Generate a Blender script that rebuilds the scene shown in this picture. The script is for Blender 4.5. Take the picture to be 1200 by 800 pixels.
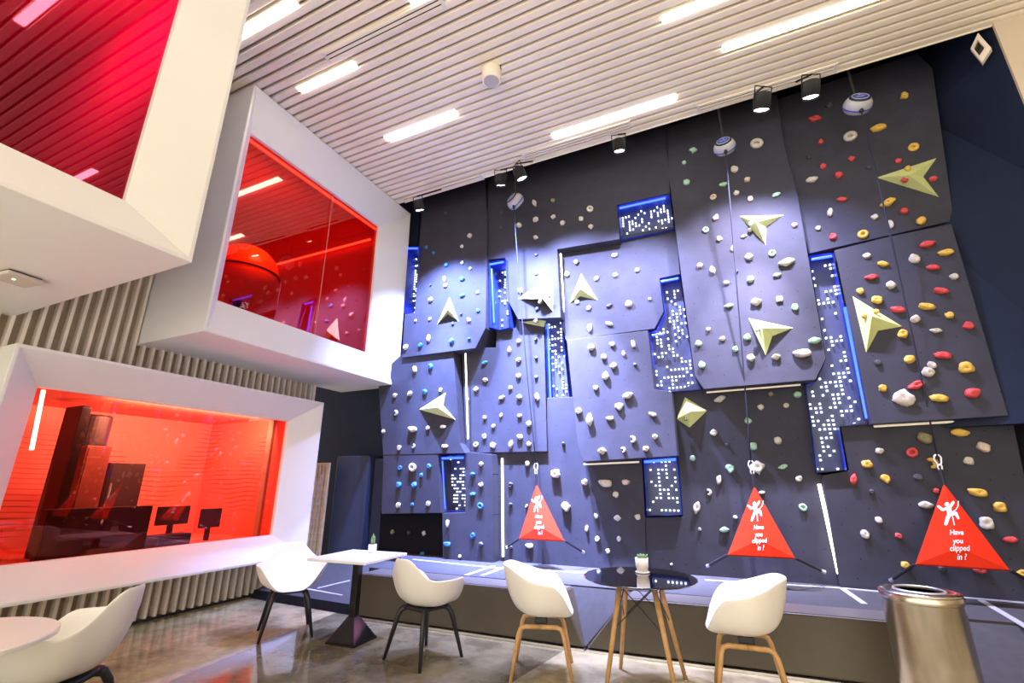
import bpy, bmesh, math, random
from mathutils import Vector, Matrix, noise
import numpy as np

for o in list(bpy.data.objects):
    bpy.data.objects.remove(o)
SC = bpy.context.scene
COL = SC.collection
R = math.radians

# ------------------------------------------------------------------ camera
CAM_H = 1.45
YAW, PITCH, FPX = R(24.7), R(17.0), 540.0          # 1200 x 800 frame
cam_d = bpy.data.cameras.new('camera')
cam = bpy.data.objects.new('camera', cam_d)
COL.objects.link(cam)
FW = Vector((-math.sin(YAW) * math.cos(PITCH), math.cos(YAW) * math.cos(PITCH), math.sin(PITCH)))
RT = Vector((math.cos(YAW), math.sin(YAW), 0))
UP = RT.cross(FW)
CP = Vector((0, 0, CAM_H))
m4 = Matrix((RT, UP, -FW)).transposed().to_4x4()
m4.translation = CP
cam.matrix_world = m4
cam_d.sensor_width = 36
cam_d.lens = FPX / 1200 * 36
cam_d.clip_start = 0.02
SC.camera = cam

# ------------------------------------------------------------------ light levels
EXPOSURE = 0.33
WORLD = 2.05
STRIP = 13.0         # ceiling light bars
SPOT_W = 2500.0       # climbing wall spotlights
SC.view_settings.view_transform = 'Standard'
SC.view_settings.look = 'None'
SC.view_settings.exposure = EXPOSURE
SC.view_settings.gamma = 1
SC.view_settings.use_curve_mapping = False
w = bpy.data.worlds.new('hall')
SC.world = w
w.use_nodes = True
w.node_tree.nodes['Background'].inputs[0].default_value = (1.0, 0.94, 0.79, 1)
w.node_tree.nodes['Background'].inputs[1].default_value = WORLD

# ------------------------------------------------------------------ surveying (pixel of the photograph -> point on a real plane)
def ray(x, y):
    return FW + RT * ((x - 600) / FPX) - UP * ((y - 400) / FPX)
def onz(x, y, z):
    d = ray(x, y); return CP + d * ((z - CAM_H) / d.z)
def onY(x, y, Y):
    d = ray(x, y); return CP + d * (Y / d.y)
def onX(x, y, X):
    d = ray(x, y); return CP + d * (X / d.x)
def onYt(x, y, ya, yb):            # plane leaning: Y = ya at z 0.45, yb at z 6
    k = (yb - ya) / 5.55
    d = ray(x, y); a = ya + k * (CAM_H - 0.45)
    return CP + d * (a / (d.y - k * d.z))
def depth(p):
    return (p - CP).dot(FW)

# ------------------------------------------------------------------ materials
MATS = {}
def mat(name, col, rough=0.5, metal=0.0, emit=None, es=0.0, var=0.0, vscale=8.0, bump=0.0, bscale=200.0, coat=0.0, spec=0.5, sample=True):
    if name in MATS: return MATS[name]
    m = bpy.data.materials.new(name); m.use_nodes = True
    nt = m.node_tree; b = nt.nodes['Principled BSDF']
    b.inputs['Base Color'].default_value = (*col, 1)
    b.inputs['Roughness'].default_value = rough
    b.inputs['Metallic'].default_value = metal
    b.inputs['Specular IOR Level'].default_value = spec
    if coat: b.inputs['Coat Weight'].default_value = coat
    if emit:
        b.inputs['Emission Color'].default_value = (*emit, 1)
        b.inputs['Emission Strength'].default_value = es
        if not sample: m.cycles.emission_sampling = 'NONE'
    if var or bump:
        tc = nt.nodes.new('ShaderNodeTexCoord')
        if var:
            n = nt.nodes.new('ShaderNodeTexNoise'); n.inputs['Scale'].default_value = vscale; n.inputs['Detail'].default_value = 5
            nt.links.new(tc.outputs['Object'], n.inputs['Vector'])
            r = nt.nodes.new('ShaderNodeMapRange'); r.inputs[1].default_value = 0.3; r.inputs[2].default_value = 0.7
            r.inputs[3].default_value = 1 - var; r.inputs[4].default_value = 1 + var
            nt.links.new(n.outputs['Fac'], r.inputs[0])
            mx = nt.nodes.new('ShaderNodeVectorMath'); mx.operation = 'SCALE'
            mx.inputs[0].default_value = col
            nt.links.new(r.outputs[0], mx.inputs['Scale'])
            nt.links.new(mx.outputs[0], b.inputs['Base Color'])
        if bump:
            n2 = nt.nodes.new('ShaderNodeTexNoise'); n2.inputs['Scale'].default_value = bscale; n2.inputs['Detail'].default_value = 3
            nt.links.new(tc.outputs['Object'], n2.inputs['Vector'])
            bp = nt.nodes.new('ShaderNodeBump'); bp.inputs['Strength'].default_value = bump; bp.inputs['Distance'].default_value = 0.01
            nt.links.new(n2.outputs['Fac'], bp.inputs['Height'])
            nt.links.new(bp.outputs[0], b.inputs['Normal'])
    MATS[name] = m
    return m

M_white = mat('white_lacquer', (0.80, 0.775, 0.735), 0.45, var=0.015, vscale=2)
M_slat = mat('slat_paint', (0.78, 0.69, 0.58), 0.55, var=0.04, vscale=1.5)
M_slatback = mat('slat_backing', (0.36, 0.30, 0.22), 0.8, var=0.1, vscale=3)
M_cslat = mat('ceiling_slat_paint', (0.94, 0.84, 0.67), 0.6, var=0.03, vscale=2)
M_plenum = mat('plenum_paint', (0.70, 0.56, 0.40), 0.9, var=0.1, vscale=2)
M_panel = mat('slate_climbing_paint', (0.047, 0.047, 0.064), 0.7, var=0.09, vscale=5, bump=0.12, bscale=350, spec=0.12)
def tnuts(m):
    nt = m.node_tree; b = nt.nodes['Principled BSDF']
    old = b.inputs['Base Color'].links[0].from_socket
    tc = nt.nodes.new('ShaderNodeTexCoord'); sp = nt.nodes.new('ShaderNodeSeparateXYZ'); cb = nt.nodes.new('ShaderNodeCombineXYZ')
    nt.links.new(tc.outputs['Object'], sp.inputs[0]); nt.links.new(sp.outputs['X'], cb.inputs['X']); nt.links.new(sp.outputs['Z'], cb.inputs['Y'])
    vo = nt.nodes.new('ShaderNodeTexVoronoi'); vo.voronoi_dimensions = '2D'; vo.inputs['Scale'].default_value = 4.2; vo.inputs['Randomness'].default_value = 0.55
    nt.links.new(cb.outputs[0], vo.inputs['Vector'])
    lt = nt.nodes.new('ShaderNodeMath'); lt.operation = 'LESS_THAN'; lt.inputs[1].default_value = 0.024
    nt.links.new(vo.outputs['Distance'], lt.inputs[0])
    mx = nt.nodes.new('ShaderNodeMix'); mx.data_type = 'RGBA'; mx.inputs[7].default_value = (0.008, 0.008, 0.01, 1)
    nt.links.new(lt.outputs[0], mx.inputs[0]); nt.links.new(old, mx.inputs[6]); nt.links.new(mx.outputs[2], b.inputs['Base Color'])
tnuts(M_panel)
M_blue = mat('navy_wall_paint', (0.015, 0.022, 0.048), 0.7, var=0.08, vscale=3, spec=0.12)
M_pad = mat('blue_pad_vinyl', (0.035, 0.045, 0.085), 0.55, var=0.06, vscale=3, spec=0.3)
M_black = mat('black_paint', (0.010, 0.010, 0.013), 0.8, var=0.1, vscale=4, spec=0.1)
M_bulk = mat('bulkhead_paint', (0.60, 0.50, 0.38), 0.6, var=0.03, vscale=2)
M_chair = mat('white_plastic', (0.84, 0.81, 0.76), 0.38, var=0.01, vscale=4)
M_matblack = mat('matt_black', (0.004, 0.004, 0.005), 0.8, var=0.1)
M_blackpl = mat('black_plastic', (0.012, 0.012, 0.013), 0.42, var=0.1, vscale=20)
M_oak = mat('oak', (0.56, 0.315, 0.12), 0.45, var=0.16, vscale=18)
M_table = mat('white_laminate', (0.84, 0.80, 0.75), 0.35, var=0.01, vscale=4)
M_blkglass = mat('black_glass', (0.006, 0.006, 0.008), 0.04, var=0.05, vscale=2, coat=1.0)
M_blkgloss = mat('black_gloss_metal', (0.008, 0.008, 0.010), 0.15, var=0.05, vscale=5)
M_vinyl = mat('brown_vinyl', (0.078, 0.062, 0.038), 0.45, var=0.08, vscale=3, bump=0.08, bscale=250)
M_vinyl_lit = mat('brown_vinyl_lit', (0.105, 0.092, 0.082), 0.45, var=0.05, vscale=3, bump=0.06, bscale=250)  # block tops: the brown vinyl with its bright reflection put into the colour
M_carpet = mat('grey_mat_carpet', (0.048, 0.046, 0.050), 0.85, var=0.12, vscale=14, bump=0.35, bscale=500)
M_tape = mat('white_tape', (0.42, 0.43, 0.45), 0.5, var=0.04, vscale=20)
M_alu = mat('aluminium_trim', (0.62, 0.60, 0.55), 0.3, 0.9, var=0.05)
M_steel = mat('brushed_steel', (0.58, 0.54, 0.47), 0.24, 1.0, var=0.06, vscale=12)
M_green = mat('star_green', (0.62, 0.68, 0.28), 0.55, var=0.05, vscale=6, bump=0.1, bscale=300)
M_red = mat('red_tarpaulin', (0.58, 0.026, 0.007), 0.8, var=0.06, vscale=7, bump=0.05, bscale=120, spec=0.08)
M_print = mat('white_print', (0.85, 0.80, 0.76), 0.6, var=0.02)
M_strap = mat('black_webbing', (0.012, 0.012, 0.014), 0.7, var=0.1, vscale=60)
M_rope = mat('blue_black_rope', (0.012, 0.015, 0.035), 0.8, var=0.3, vscale=90)
M_carab = mat('light_metal', (0.75, 0.75, 0.78), 0.28, 0.7, var=0.03)
M_led_dark = mat('led_plate', (0.045, 0.055, 0.12), 0.45, var=0.1, vscale=10)
M_dot = mat('led_dot', (0.8, 0.85, 1), 0.4, emit=(0.80, 0.88, 1.0), es=2.0, sample=False)
M_bstrip = mat('blue_led', (0.02, 0.05, 0.7), 0.3, emit=(0.02, 0.06, 1.0), es=5.0)
M_liner = mat('blue_liner', (0.02, 0.05, 0.45), 0.32, var=0.08, vscale=8)
M_wstrip = mat('warm_led', (0.9, 0.85, 0.75), 0.4, emit=(1.0, 0.90, 0.74), es=3.0)
M_dimstrip = mat('dim_warm_led', (0.8, 0.7, 0.55), 0.5, emit=(1.0, 0.85, 0.62), es=0.28)
M_lamp = mat('light_bar_diffuser', (0.9, 0.9, 0.9), 0.5, emit=(1.0, 0.94, 0.83), es=STRIP)
M_lens = mat('spot_lens', (0.9, 0.9, 0.9), 0.5, emit=(0.86, 0.88, 1.0), es=12.0, sample=False)
M_devw = mat('device_white', (0.40, 0.40, 0.44), 0.35, var=0.03)
M_devb = mat('device_blue', (0.01, 0.05, 0.42), 0.3, var=0.08, vscale=20)
M_redwall = mat('red_room_paint', (0.62, 0.02, 0.018), 0.45, var=0.06, vscale=2)
M_pink = mat('crimson_room_paint', (0.55, 0.03, 0.20), 0.5, var=0.06, vscale=2)
M_ball = mat('orange_ball', (0.80, 0.17, 0.03), 0.28, var=0.08, vscale=5)
M_darkcab = mat('dark_cabinet', (0.022, 0.014, 0.012), 0.5, var=0.15, vscale=6)
M_browncab = mat('brown_cabinet', (0.16, 0.04, 0.02), 0.5, var=0.12, vscale=6)
M_pot = mat('white_ceramic', (0.78, 0.74, 0.69), 0.35, var=0.03)
M_leaf = mat('plant_green', (0.16, 0.27, 0.09), 0.5, var=0.25, vscale=60)
M_soil = mat('soil', (0.05, 0.035, 0.025), 0.9, var=0.3, vscale=80)
M_wood = mat('pale_wood', (0.60, 0.46, 0.30), 0.5, var=0.1, vscale=12)
M_paper = mat('screen_paper', (0.66, 0.62, 0.60), 0.6, var=0.03)
M_ledg = mat('green_led', (0.2, 0.8, 0.4), 0.4, emit=(0.3, 1.0, 0.55), es=4.0, sample=False)
M_bolt = mat('dark_bolt', (0.02, 0.02, 0.022), 0.4, 0.6, var=0.1)
M_pinkled = mat('pink_led', (0.9, 0.4, 0.4), 0.4, emit=(1.0, 0.25, 0.20), es=3.5)
M_tube = mat('tube_lamp', (0.9, 0.8, 0.8), 0.4, emit=(1.0, 0.75, 0.7), es=9.0)
HOLD_COL = {'w': (0.56, 0.52, 0.46), 'b': (0.03, 0.16, 0.42), 't': (0.05, 0.24, 0.26), 'g': (0.34, 0.56, 0.40),
            'r': (0.56, 0.055, 0.06), 'y': (0.66, 0.42, 0.07), 'k': (0.06, 0.06, 0.07), 'o': (0.24, 0.21, 0.11), 'p': (0.62, 0.48, 0.40)}
HOLD_WORD = {'w': 'pale grey', 'b': 'blue', 't': 'teal', 'g': 'mint green', 'r': 'red', 'y': 'yellow', 'k': 'dark grey', 'o': 'olive', 'p': 'salmon'}
HM = {k: mat('hold_' + HOLD_WORD[k].replace(' ', '_'), c, 0.6, var=0.14, vscale=30, bump=0.2, bscale=180) for k, c in HOLD_COL.items()}

def glass_mat(name, tint, refl, rt=(1, 0.5, 0.44)):
    m = bpy.data.materials.new(name); m.use_nodes = True
    nt = m.node_tree; nt.nodes.clear()
    out = nt.nodes.new('ShaderNodeOutputMaterial')
    tr = nt.nodes.new('ShaderNodeBsdfTransparent'); tr.inputs[0].default_value = (*tint, 1)
    gl = nt.nodes.new('ShaderNodeBsdfGlossy'); gl.inputs['Roughness'].default_value = 0.0
    n = nt.nodes.new('ShaderNodeTexNoise'); n.inputs['Scale'].default_value = 0.7
    tc = nt.nodes.new('ShaderNodeTexCoord'); nt.links.new(tc.outputs['Object'], n.inputs[0])
    mr = nt.nodes.new('ShaderNodeMapRange'); mr.inputs[3].default_value = refl * 0.85; mr.inputs[4].default_value = refl * 1.15
    nt.links.new(n.outputs['Fac'], mr.inputs[0])
    gl.inputs[0].default_value = (*rt, 1)
    mx = nt.nodes.new('ShaderNodeMixShader')
    nt.links.new(mr.outputs[0], mx.inputs[0])
    nt.links.new(tr.outputs[0], mx.inputs[1]); nt.links.new(gl.outputs[0], mx.inputs[2])
    nt.links.new(mx.outputs[0], out.inputs[0])
    return m
G_red = glass_mat('red_glass', (0.88, 0.30, 0.20), 0.13)
G_crim = glass_mat('crimson_glass', (0.80, 0.03, 0.38), 0.11, (0.85, 0.22, 0.34))
G_red3 = glass_mat('bright_red_glass', (0.98, 0.55, 0.46), 0.04)

def floor_mat():
    m = bpy.data.materials.new('polished_concrete'); m.use_nodes = True
    nt = m.node_tree; b = nt.nodes['Principled BSDF']
    tc = nt.nodes.new('ShaderNodeTexCoord')
    n1 = nt.nodes.new('ShaderNodeTexNoise'); n1.inputs['Scale'].default_value = 2.6; n1.inputs['Detail'].default_value = 9; n1.inputs['Roughness'].default_value = 0.62
    n2 = nt.nodes.new('ShaderNodeTexNoise'); n2.inputs['Scale'].default_value = 17; n2.inputs['Detail'].default_value = 6
    nt.links.new(tc.outputs['Object'], n1.inputs[0]); nt.links.new(tc.outputs['Object'], n2.inputs[0])
    cr = nt.nodes.new('ShaderNodeValToRGB')
    cr.color_ramp.elements[0].position = 0.36; cr.color_ramp.elements[0].color = (0.16, 0.128, 0.066, 1)
    cr.color_ramp.elements[1].position = 0.66; cr.color_ramp.elements[1].color = (0.36, 0.30, 0.165, 1)
    nt.links.new(n1.outputs['Fac'], cr.inputs[0])
    mx = nt.nodes.new('ShaderNodeMix'); mx.data_type = 'RGBA'; mx.blend_type = 'OVERLAY'; mx.inputs[0].default_value = 0.2
    nt.links.new(cr.outputs[0], mx.inputs[6]); nt.links.new(n2.outputs['Color'], mx.inputs[7])
    bw = nt.nodes.new('ShaderNodeRGBToBW'); nt.links.new(n2.outputs['Color'], bw.inputs[0]); nt.links.new(bw.outputs[0], mx.inputs[7])
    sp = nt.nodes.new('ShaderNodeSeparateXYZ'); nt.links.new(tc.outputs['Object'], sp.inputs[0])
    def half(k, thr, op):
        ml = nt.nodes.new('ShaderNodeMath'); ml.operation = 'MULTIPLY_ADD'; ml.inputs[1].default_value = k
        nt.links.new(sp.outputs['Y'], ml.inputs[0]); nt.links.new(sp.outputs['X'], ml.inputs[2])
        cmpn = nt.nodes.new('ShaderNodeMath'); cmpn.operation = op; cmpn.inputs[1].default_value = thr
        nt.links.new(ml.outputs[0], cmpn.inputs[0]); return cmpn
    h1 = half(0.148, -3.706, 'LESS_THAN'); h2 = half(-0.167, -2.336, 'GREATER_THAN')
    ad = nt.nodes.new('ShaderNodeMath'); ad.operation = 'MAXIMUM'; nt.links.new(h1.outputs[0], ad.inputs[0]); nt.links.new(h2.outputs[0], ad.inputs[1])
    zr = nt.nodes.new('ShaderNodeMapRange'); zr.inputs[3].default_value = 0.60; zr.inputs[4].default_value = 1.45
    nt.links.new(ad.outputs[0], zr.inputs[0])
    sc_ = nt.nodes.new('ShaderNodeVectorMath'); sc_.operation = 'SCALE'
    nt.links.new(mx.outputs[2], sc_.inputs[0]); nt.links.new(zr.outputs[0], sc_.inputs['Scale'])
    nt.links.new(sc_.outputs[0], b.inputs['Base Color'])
    rr = nt.nodes.new('ShaderNodeMapRange'); rr.inputs[3].default_value = 0.03; rr.inputs[4].default_value = 0.10
    nt.links.new(n1.outputs['Fac'], rr.inputs[0]); nt.links.new(rr.outputs[0], b.inputs['Roughness'])
    b.inputs['Specular IOR Level'].default_value = 0.6
    return m
M_floor = floor_mat()

def wave_wall():
    m = bpy.data.materials.new('red_wave_wall'); m.use_nodes = True
    nt = m.node_tree; b = nt.nodes['Principled BSDF']; b.inputs['Roughness'].default_value = 0.5
    tc = nt.nodes.new('ShaderNodeTexCoord')
    wv = nt.nodes.new('ShaderNodeTexWave'); wv.bands_direction = 'Z'; wv.inputs['Scale'].default_value = 5.0; wv.inputs['Distortion'].default_value = 5.5
    wv.inputs['Detail'].default_value = 0; wv.inputs['Detail Scale'].default_value = 0.35
    nt.links.new(tc.outputs['Object'], wv.inputs[0])
    nz = nt.nodes.new('ShaderNodeTexNoise'); nz.inputs['Scale'].default_value = 0.9
    nt.links.new(tc.outputs['Object'], nz.inputs[0])
    r1 = nt.nodes.new('ShaderNodeMapRange'); r1.inputs[1].default_value = 0.8; r1.inputs[2].default_value = 1.0
    nt.links.new(wv.outputs['Fac'], r1.inputs[0])
    r2 = nt.nodes.new('ShaderNodeMapRange'); r2.inputs[1].default_value = 0.55; r2.inputs[2].default_value = 0.62
    nt.links.new(nz.outputs['Fac'], r2.inputs[0])
    mu = nt.nodes.new('ShaderNodeMath'); mu.operation = 'MULTIPLY'
    nt.links.new(r1.outputs[0], mu.inputs[0]); nt.links.new(r2.outputs[0], mu.inputs[1])
    mx = nt.nodes.new('ShaderNodeMix'); mx.data_type = 'RGBA'
    mx.inputs[6].default_value = (0.80, 0.22, 0.16, 1); mx.inputs[7].default_value = (0.40, 0.05, 0.04, 1)
    nt.links.new(mu.outputs[0], mx.inputs[0]); nt.links.new(mx.outputs[2], b.inputs['Base Color'])
    return m
M_wave = wave_wall()

# ------------------------------------------------------------------ mesh helpers
def link(o, parent=None, label=None, cat=None, group=None, kind=None):
    COL.objects.link(o)
    if parent: o.parent = parent
    if label: o['label'] = label
    if cat: o['category'] = cat
    if group: o['group'] = group
    if kind: o['kind'] = kind
    return o
def build(name, bm, m, parent=None, smooth=False, **k):
    me = bpy.data.meshes.new(name)
    bmesh.ops.recalc_face_normals(bm, faces=bm.faces)
    if smooth:
        for f in bm.faces: f.smooth = True
    bm.to_mesh(me); bm.free()
    for mm in (m if isinstance(m, list) else [m]): me.materials.append(mm)
    o = bpy.data.objects.new(name, me)
    return link(o, parent, **k)
def root(name, loc, label, cat, group=None, rz=0.0):
    o = bpy.data.objects.new(name, None); o.empty_display_size = 0.1
    o.location = loc; o.rotation_euler = (0, 0, rz)
    return link(o, None, label, cat, group)
def B(): return bmesh.new()
def box(bm, x0, x1, y0, y1, z0, z1, bev=0.0):
    r = bmesh.ops.create_cube(bm, size=1)
    for v in r['verts']:
        v.co = Vector(((x0 + x1) / 2 + v.co.x * (x1 - x0), (y0 + y1) / 2 + v.co.y * (y1 - y0), (z0 + z1) / 2 + v.co.z * (z1 - z0)))
    if bev:
        es = list({e for v in r['verts'] for e in v.link_edges})
        bmesh.ops.bevel(bm, geom=es, offset=bev, segments=2, affect='EDGES', profile=0.5)
    return bm
def tube(bm, pts, rads, n=10, cap=True):
    pts = [Vector(p) for p in pts]
    if not hasattr(rads, '__len__'): rads = [rads] * len(pts)
    rings = []; prev = None
    for i, p in enumerate(pts):
        a = pts[max(i - 1, 0)]; b = pts[min(i + 1, len(pts) - 1)]
        t = (b - a).normalized()
        if prev is None:
            u = t.orthogonal().normalized()
        else:
            u = (prev - t * prev.dot(t)).normalized()
        prev = u
        v = t.cross(u)
        rings.append([bm.verts.new(p + (u * math.cos(2 * math.pi * j / n) + v * math.sin(2 * math.pi * j / n)) * rads[i]) for j in range(n)])
    for i in range(len(rings) - 1):
        for j in range(n):
            bm.faces.new((rings[i][j], rings[i][(j + 1) % n], rings[i + 1][(j + 1) % n], rings[i + 1][j]))
    if cap:
        bm.faces.new(rings[0]); bm.faces.new(rings[-1])
    return bm
def lathe(bm, prof, n=32, M=None):
    rings = []
    for r, z in prof:
        rings.append([bm.verts.new((r * math.cos(2 * math.pi * j / n), r * math.sin(2 * math.pi * j / n), z)) for j in range(n)])
    for i in range(len(rings) - 1):
        for j in range(n):
            bm.faces.new((rings[i][j], rings[i][(j + 1) % n], rings[i + 1][(j + 1) % n], rings[i + 1][j]))
    if prof[0][0] > 1e-5: bm.faces.new(rings[0])
    if prof[-1][0] > 1e-5: bm.faces.new(rings[-1])
    bmesh.ops.remove_doubles(bm, verts=bm.verts, dist=1e-5)
    if M is not None: bmesh.ops.transform(bm, matrix=M, verts=bm.verts)
    return bm
def prism(bm, front, back):
    f = [bm.verts.new(p) for p in front]; b = [bm.verts.new(p) for p in back]
    n = len(f)
    bm.faces.new(f); bm.faces.new(b[::-1])
    for i in range(n): bm.faces.new((f[i], b[i], b[(i + 1) % n], f[(i + 1) % n]))
    return bm
def bevel_mod(o, wd=0.01, seg=2):
    md = o.modifiers.new('bevel', 'BEVEL'); md.width = wd; md.segments = seg; md.limit_method = 'ANGLE'; md.angle_limit = R(40)
    return o
def inpoly(x, y, P):
    c = False; n = len(P)
    for i in range(n):
        x1, y1 = P[i]; x2, y2 = P[(i + 1) % n]
        if (y1 > y) != (y2 > y) and x < (x2 - x1) * (y - y1) / (y2 - y1) + x1: c = not c
    return c

# ================================================================== THE SETTING
CZ = 6.25            # underside of the slatted ceiling
YE = 5.68            # where it stops in front of the climbing wall
XW = -6.05           # slatted left wall
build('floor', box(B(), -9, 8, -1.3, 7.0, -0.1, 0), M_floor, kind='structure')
# ceiling: slats running along X, plenum above
bm = B()
y = YE - 0.09
while y > -6.5:
    box(bm, -8, 8, y, y + 0.088, CZ, CZ + 0.05)
    y -= 0.12
box(bm, -8, 8, YE - 0.004, YE + 0.02, CZ - 0.01, CZ + 0.30)
ceil = build('ceiling', bm, M_cslat, kind='structure')
bevel_mod(ceil, 0.018, 3)
build('ceiling', box(B(), -8, 8, -6.5, YE, CZ + 0.085, CZ + 0.2), M_plenum, kind='structure')
# dark well above the climbing wall
bm = B(); box(bm, -7, 5, YE, 6.9, 7.5, 7.6); box(bm, -7, 5, YE + 0.021, YE + 0.06, CZ + 0.02, 7.5)
build('trim_well', bm, M_black, kind='structure')
build('wall_back', box(B(), -4.95, 3.4, 6.80, 6.9, 0, 7.5), M_black, kind='structure')
build('wall_alcove', box(B(), -8.0, -4.95, 6.42, 6.55, 0, 7.5), M_blue, kind='structure')
# right jamb of the well (angled), and the bulkhead beside it
def wallseg(bm, a, b, z0, z1, t):
    d = (Vector(b) - Vector(a)).normalized(); n = Vector((-d.y, d.x)) * t
    fr = [Vector((a[0], a[1], z0)), Vector((b[0], b[1], z0)), Vector((b[0], b[1], z1)), Vector((a[0], a[1], z1))]
    return prism(bm, fr, [p + Vector((n.x, n.y, 0)) for p in fr])
# jamb surface: front edge is plumb, back edge follows the leaning climbing wall
bm = B(); rows_ = []
for z, ex, ey in ((1.97, 2.38, 5.87), (4.2, 2.65, 6.07), (6.0, 2.93, 6.35), (7.5, 3.08, 6.55)):
    f = Vector((3.19, YE, z)); e = Vector((ex, ey, z)); e = f + (e - f) * 1.5
    rows_.append([bm.verts.new(f), bm.verts.new(e), bm.verts.new(e + Vector((0.25, 0.3, 0))), bm.verts.new(f + Vector((0.3, 0.3, 0)))])
for r0, r1 in zip(rows_[:-1], rows_[1:]):
    for k in range(4): bm.faces.new((r0[k], r0[(k + 1) % 4], r1[(k + 1) % 4], r1[k]))
bm.faces.new(rows_[0]); bm.faces.new(rows_[-1])
build('wall_right', bm, M_blue, kind='structure')
build('wall_right_lower', wallseg(B(), (2.46, 6.28), (3.30, YE + 0.15), 0, 1.97, 0.3), M_black, kind='structure')  # lower jamb: shade under the overhanging panel put into its black colour
build('wall_bulkhead', box(B(), 3.19, 8, YE - 0.03, YE + 0.2, 0, CZ + 0.1), M_bulk, kind='structure')
build('wall_far_right', box(B(), 7.9, 8, -7, YE, 0, CZ + 0.1), M_bulk, kind='structure')
# slatted left wall
bm = B()
y = -1.0
while y < 5.36:
    cuts = []
    if 1.68 < y < 5.25: cuts.append((0.46, 2.63))
    if y > 2.80 or y < 1.79: cuts.append((2.97, CZ))
    z0 = 0.02
    for ca, cb in cuts + [(CZ, CZ)]:
        if ca > z0: box(bm, XW - 0.10, XW + 0.02, y, y + 0.028, z0, ca)
        z0 = cb
    y += 0.102
build('wall_left', bm, M_slat, kind='structure')
bm = B(); 
for (ya, yb, za, zb) in ((-1.2, 5.39, 0.0, 0.5), (-1.2, 5.39, 2.58, 2.99), (-1.2, 2.02, 0.5, 2.58), (4.8, 5.39, 0.5, 2.58),
                         (1.75, 2.85, 2.99, CZ), (-1.2, -0.6, 2.99, CZ)):
    box(bm, XW - 0.16, XW - 0.06, ya, yb, za, zb)
build('wall_left_backing', bm, M_slatback, kind='structure')
build('baseboard_left', box(B(), XW - 0.05, XW + 0.035, -1.2, 5.39, 0, 0.025), M_blackpl, kind='structure')
build('wall_left_end', box(B(), XW - 0.16, XW + 0.025, 5.37, 5.42, 0, 2.97), M_slat, kind='structure')

# ---------------------------------------------------------------- projecting window boxes
def window_box(nm, Xf, Xg, Yo0, Yo1, Zo0, Zo1, Yg0, Yg1, Zg0, Zg1, glass, rim=0.03, n=1):
    """white box with a thin flat rim, a splayed reveal, and a pane set back at its inner edge"""
    bm = B()
    def q(X, y0, y1, z0, z1): return [bm.verts.new((X, a, b)) for a, b in ((y0, z0), (y1, z0), (y1, z1), (y0, z1))]
    back = q(XW - 0.05, Yo0, Yo1, Zo0, Zo1)
    o = q(Xf, Yo0, Yo1, Zo0, Zo1)
    i = q(Xf, Yo0 + rim, Yo1 - rim, Zo0 + rim, Zo1 - rim)
    g = q(Xg, Yg0, Yg1, Zg0, Zg1)
    gi = q(Xg - 0.06, Yg0, Yg1, Zg0, Zg1)
    bi = q(Xg - 0.06, Yo0 + .02, Yo1 - .02, Zo0 + .02, Zo1 - .02)
    bb = q(XW - 0.05, Yo0 + .02, Yo1 - .02, Zo0 + .02, Zo1 - .02)
    L = [back, o, i, g, gi, bi, bb]
    for a, b in zip(L[:-1], L[1:]):
        for k in range(4): bm.faces.new((a[k], a[(k + 1) % 4], b[(k + 1) % 4], b[k]))
    for k in range(4): bm.faces.new((bb[k], bb[(k + 1) % 4], back[(k + 1) % 4], back[k]))
    fr = build('window_%d' % n, bm, M_white, kind='structure')
    bevel_mod(fr, 0.006, 2)
    bm = B(); box(bm, Xg - 0.056, Xg - 0.046, Yg0, Yg1, Zg0, Zg1)
    build('pane', bm, glass, fr)
    return fr
W1 = window_box('upper', -3.37, -3.50, -1.2, 1.78, 2.97, 6.24, -0.9, 1.36, 3.27, 5.75, G_crim, n=1)
W2 = window_box('mid', -4.86, -5.05, 2.82, 6.05, 2.97, 6.24, 3.01, 5.46, 3.42, 5.71, G_red, n=2)
W3 = window_box('low', -5.60, -5.85, 1.71, 5.23, 0.46, 2.63, 2.02, 4.83, 0.76, 2.31, G_red3, n=3)
build('mullion', box(B(), -5.073, -5.066, 4.42, 4.43, 3.42, 5.71), mat('red_mullion', (0.55, 0.20, 0.14), 0.4), W2)

# rooms behind the panes
def room(name, x0, x1, y0, y1, z0, z1, m, mback=None):
    bm = B(); t = 0.04
    box(bm, x0, x1, y0 - t, y0, z0, z1); box(bm, x0, x1, y1, y1 + t, z0, z1)
    box(bm, x0, x1, y0 - t, y1 + t, z0 - t, z0); box(bm, x0, x1, y0 - t, y1 + t, z1, z1 + t)
    o = build('wall_' + name, bm, m, kind='structure')
    build('wall_' + name + '_back', box(B(), x0 - t, x0, y0 - t, y1 + t, z0 - t, z1 + t), mback or m, kind='structure')
room('upper_room', -8.6, -3.58, -1.1, 1.66, 3.10, 6.1, M_pink)
room('middle_room', -8.6, -5.13, 2.90, 5.62, 3.25, 5.80, M_redwall)
room('lower_room', -7.6, -5.912, 1.99, 4.845, 0.72, 2.35, M_wave)
def lamp(name, typ, loc, energy, col, size=0.5, rot=(0, 0, 0), sy=None, blend=0.5, ang=60):
    d = bpy.data.lights.new(name, typ); d.energy = energy; d.color = col
    if typ == 'AREA':
        d.size = size
        if sy: d.shape = 'RECTANGLE'; d.size_y = sy
    elif typ == 'SPOT':
        d.spot_size = R(ang); d.spot_blend = blend; d.shadow_soft_size = size
    else: d.shadow_soft_size = size
    o = bpy.data.objects.new(name, d); o.location = loc; o.rotation_euler = rot
    COL.objects.link(o); return o
L_U = lamp('upper_room_light', 'AREA', (-5.0, 0.7, 5.6), 150, (1.0, 0.03, 0.5), 1.0, rot=(0, R(80), 0))
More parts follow.
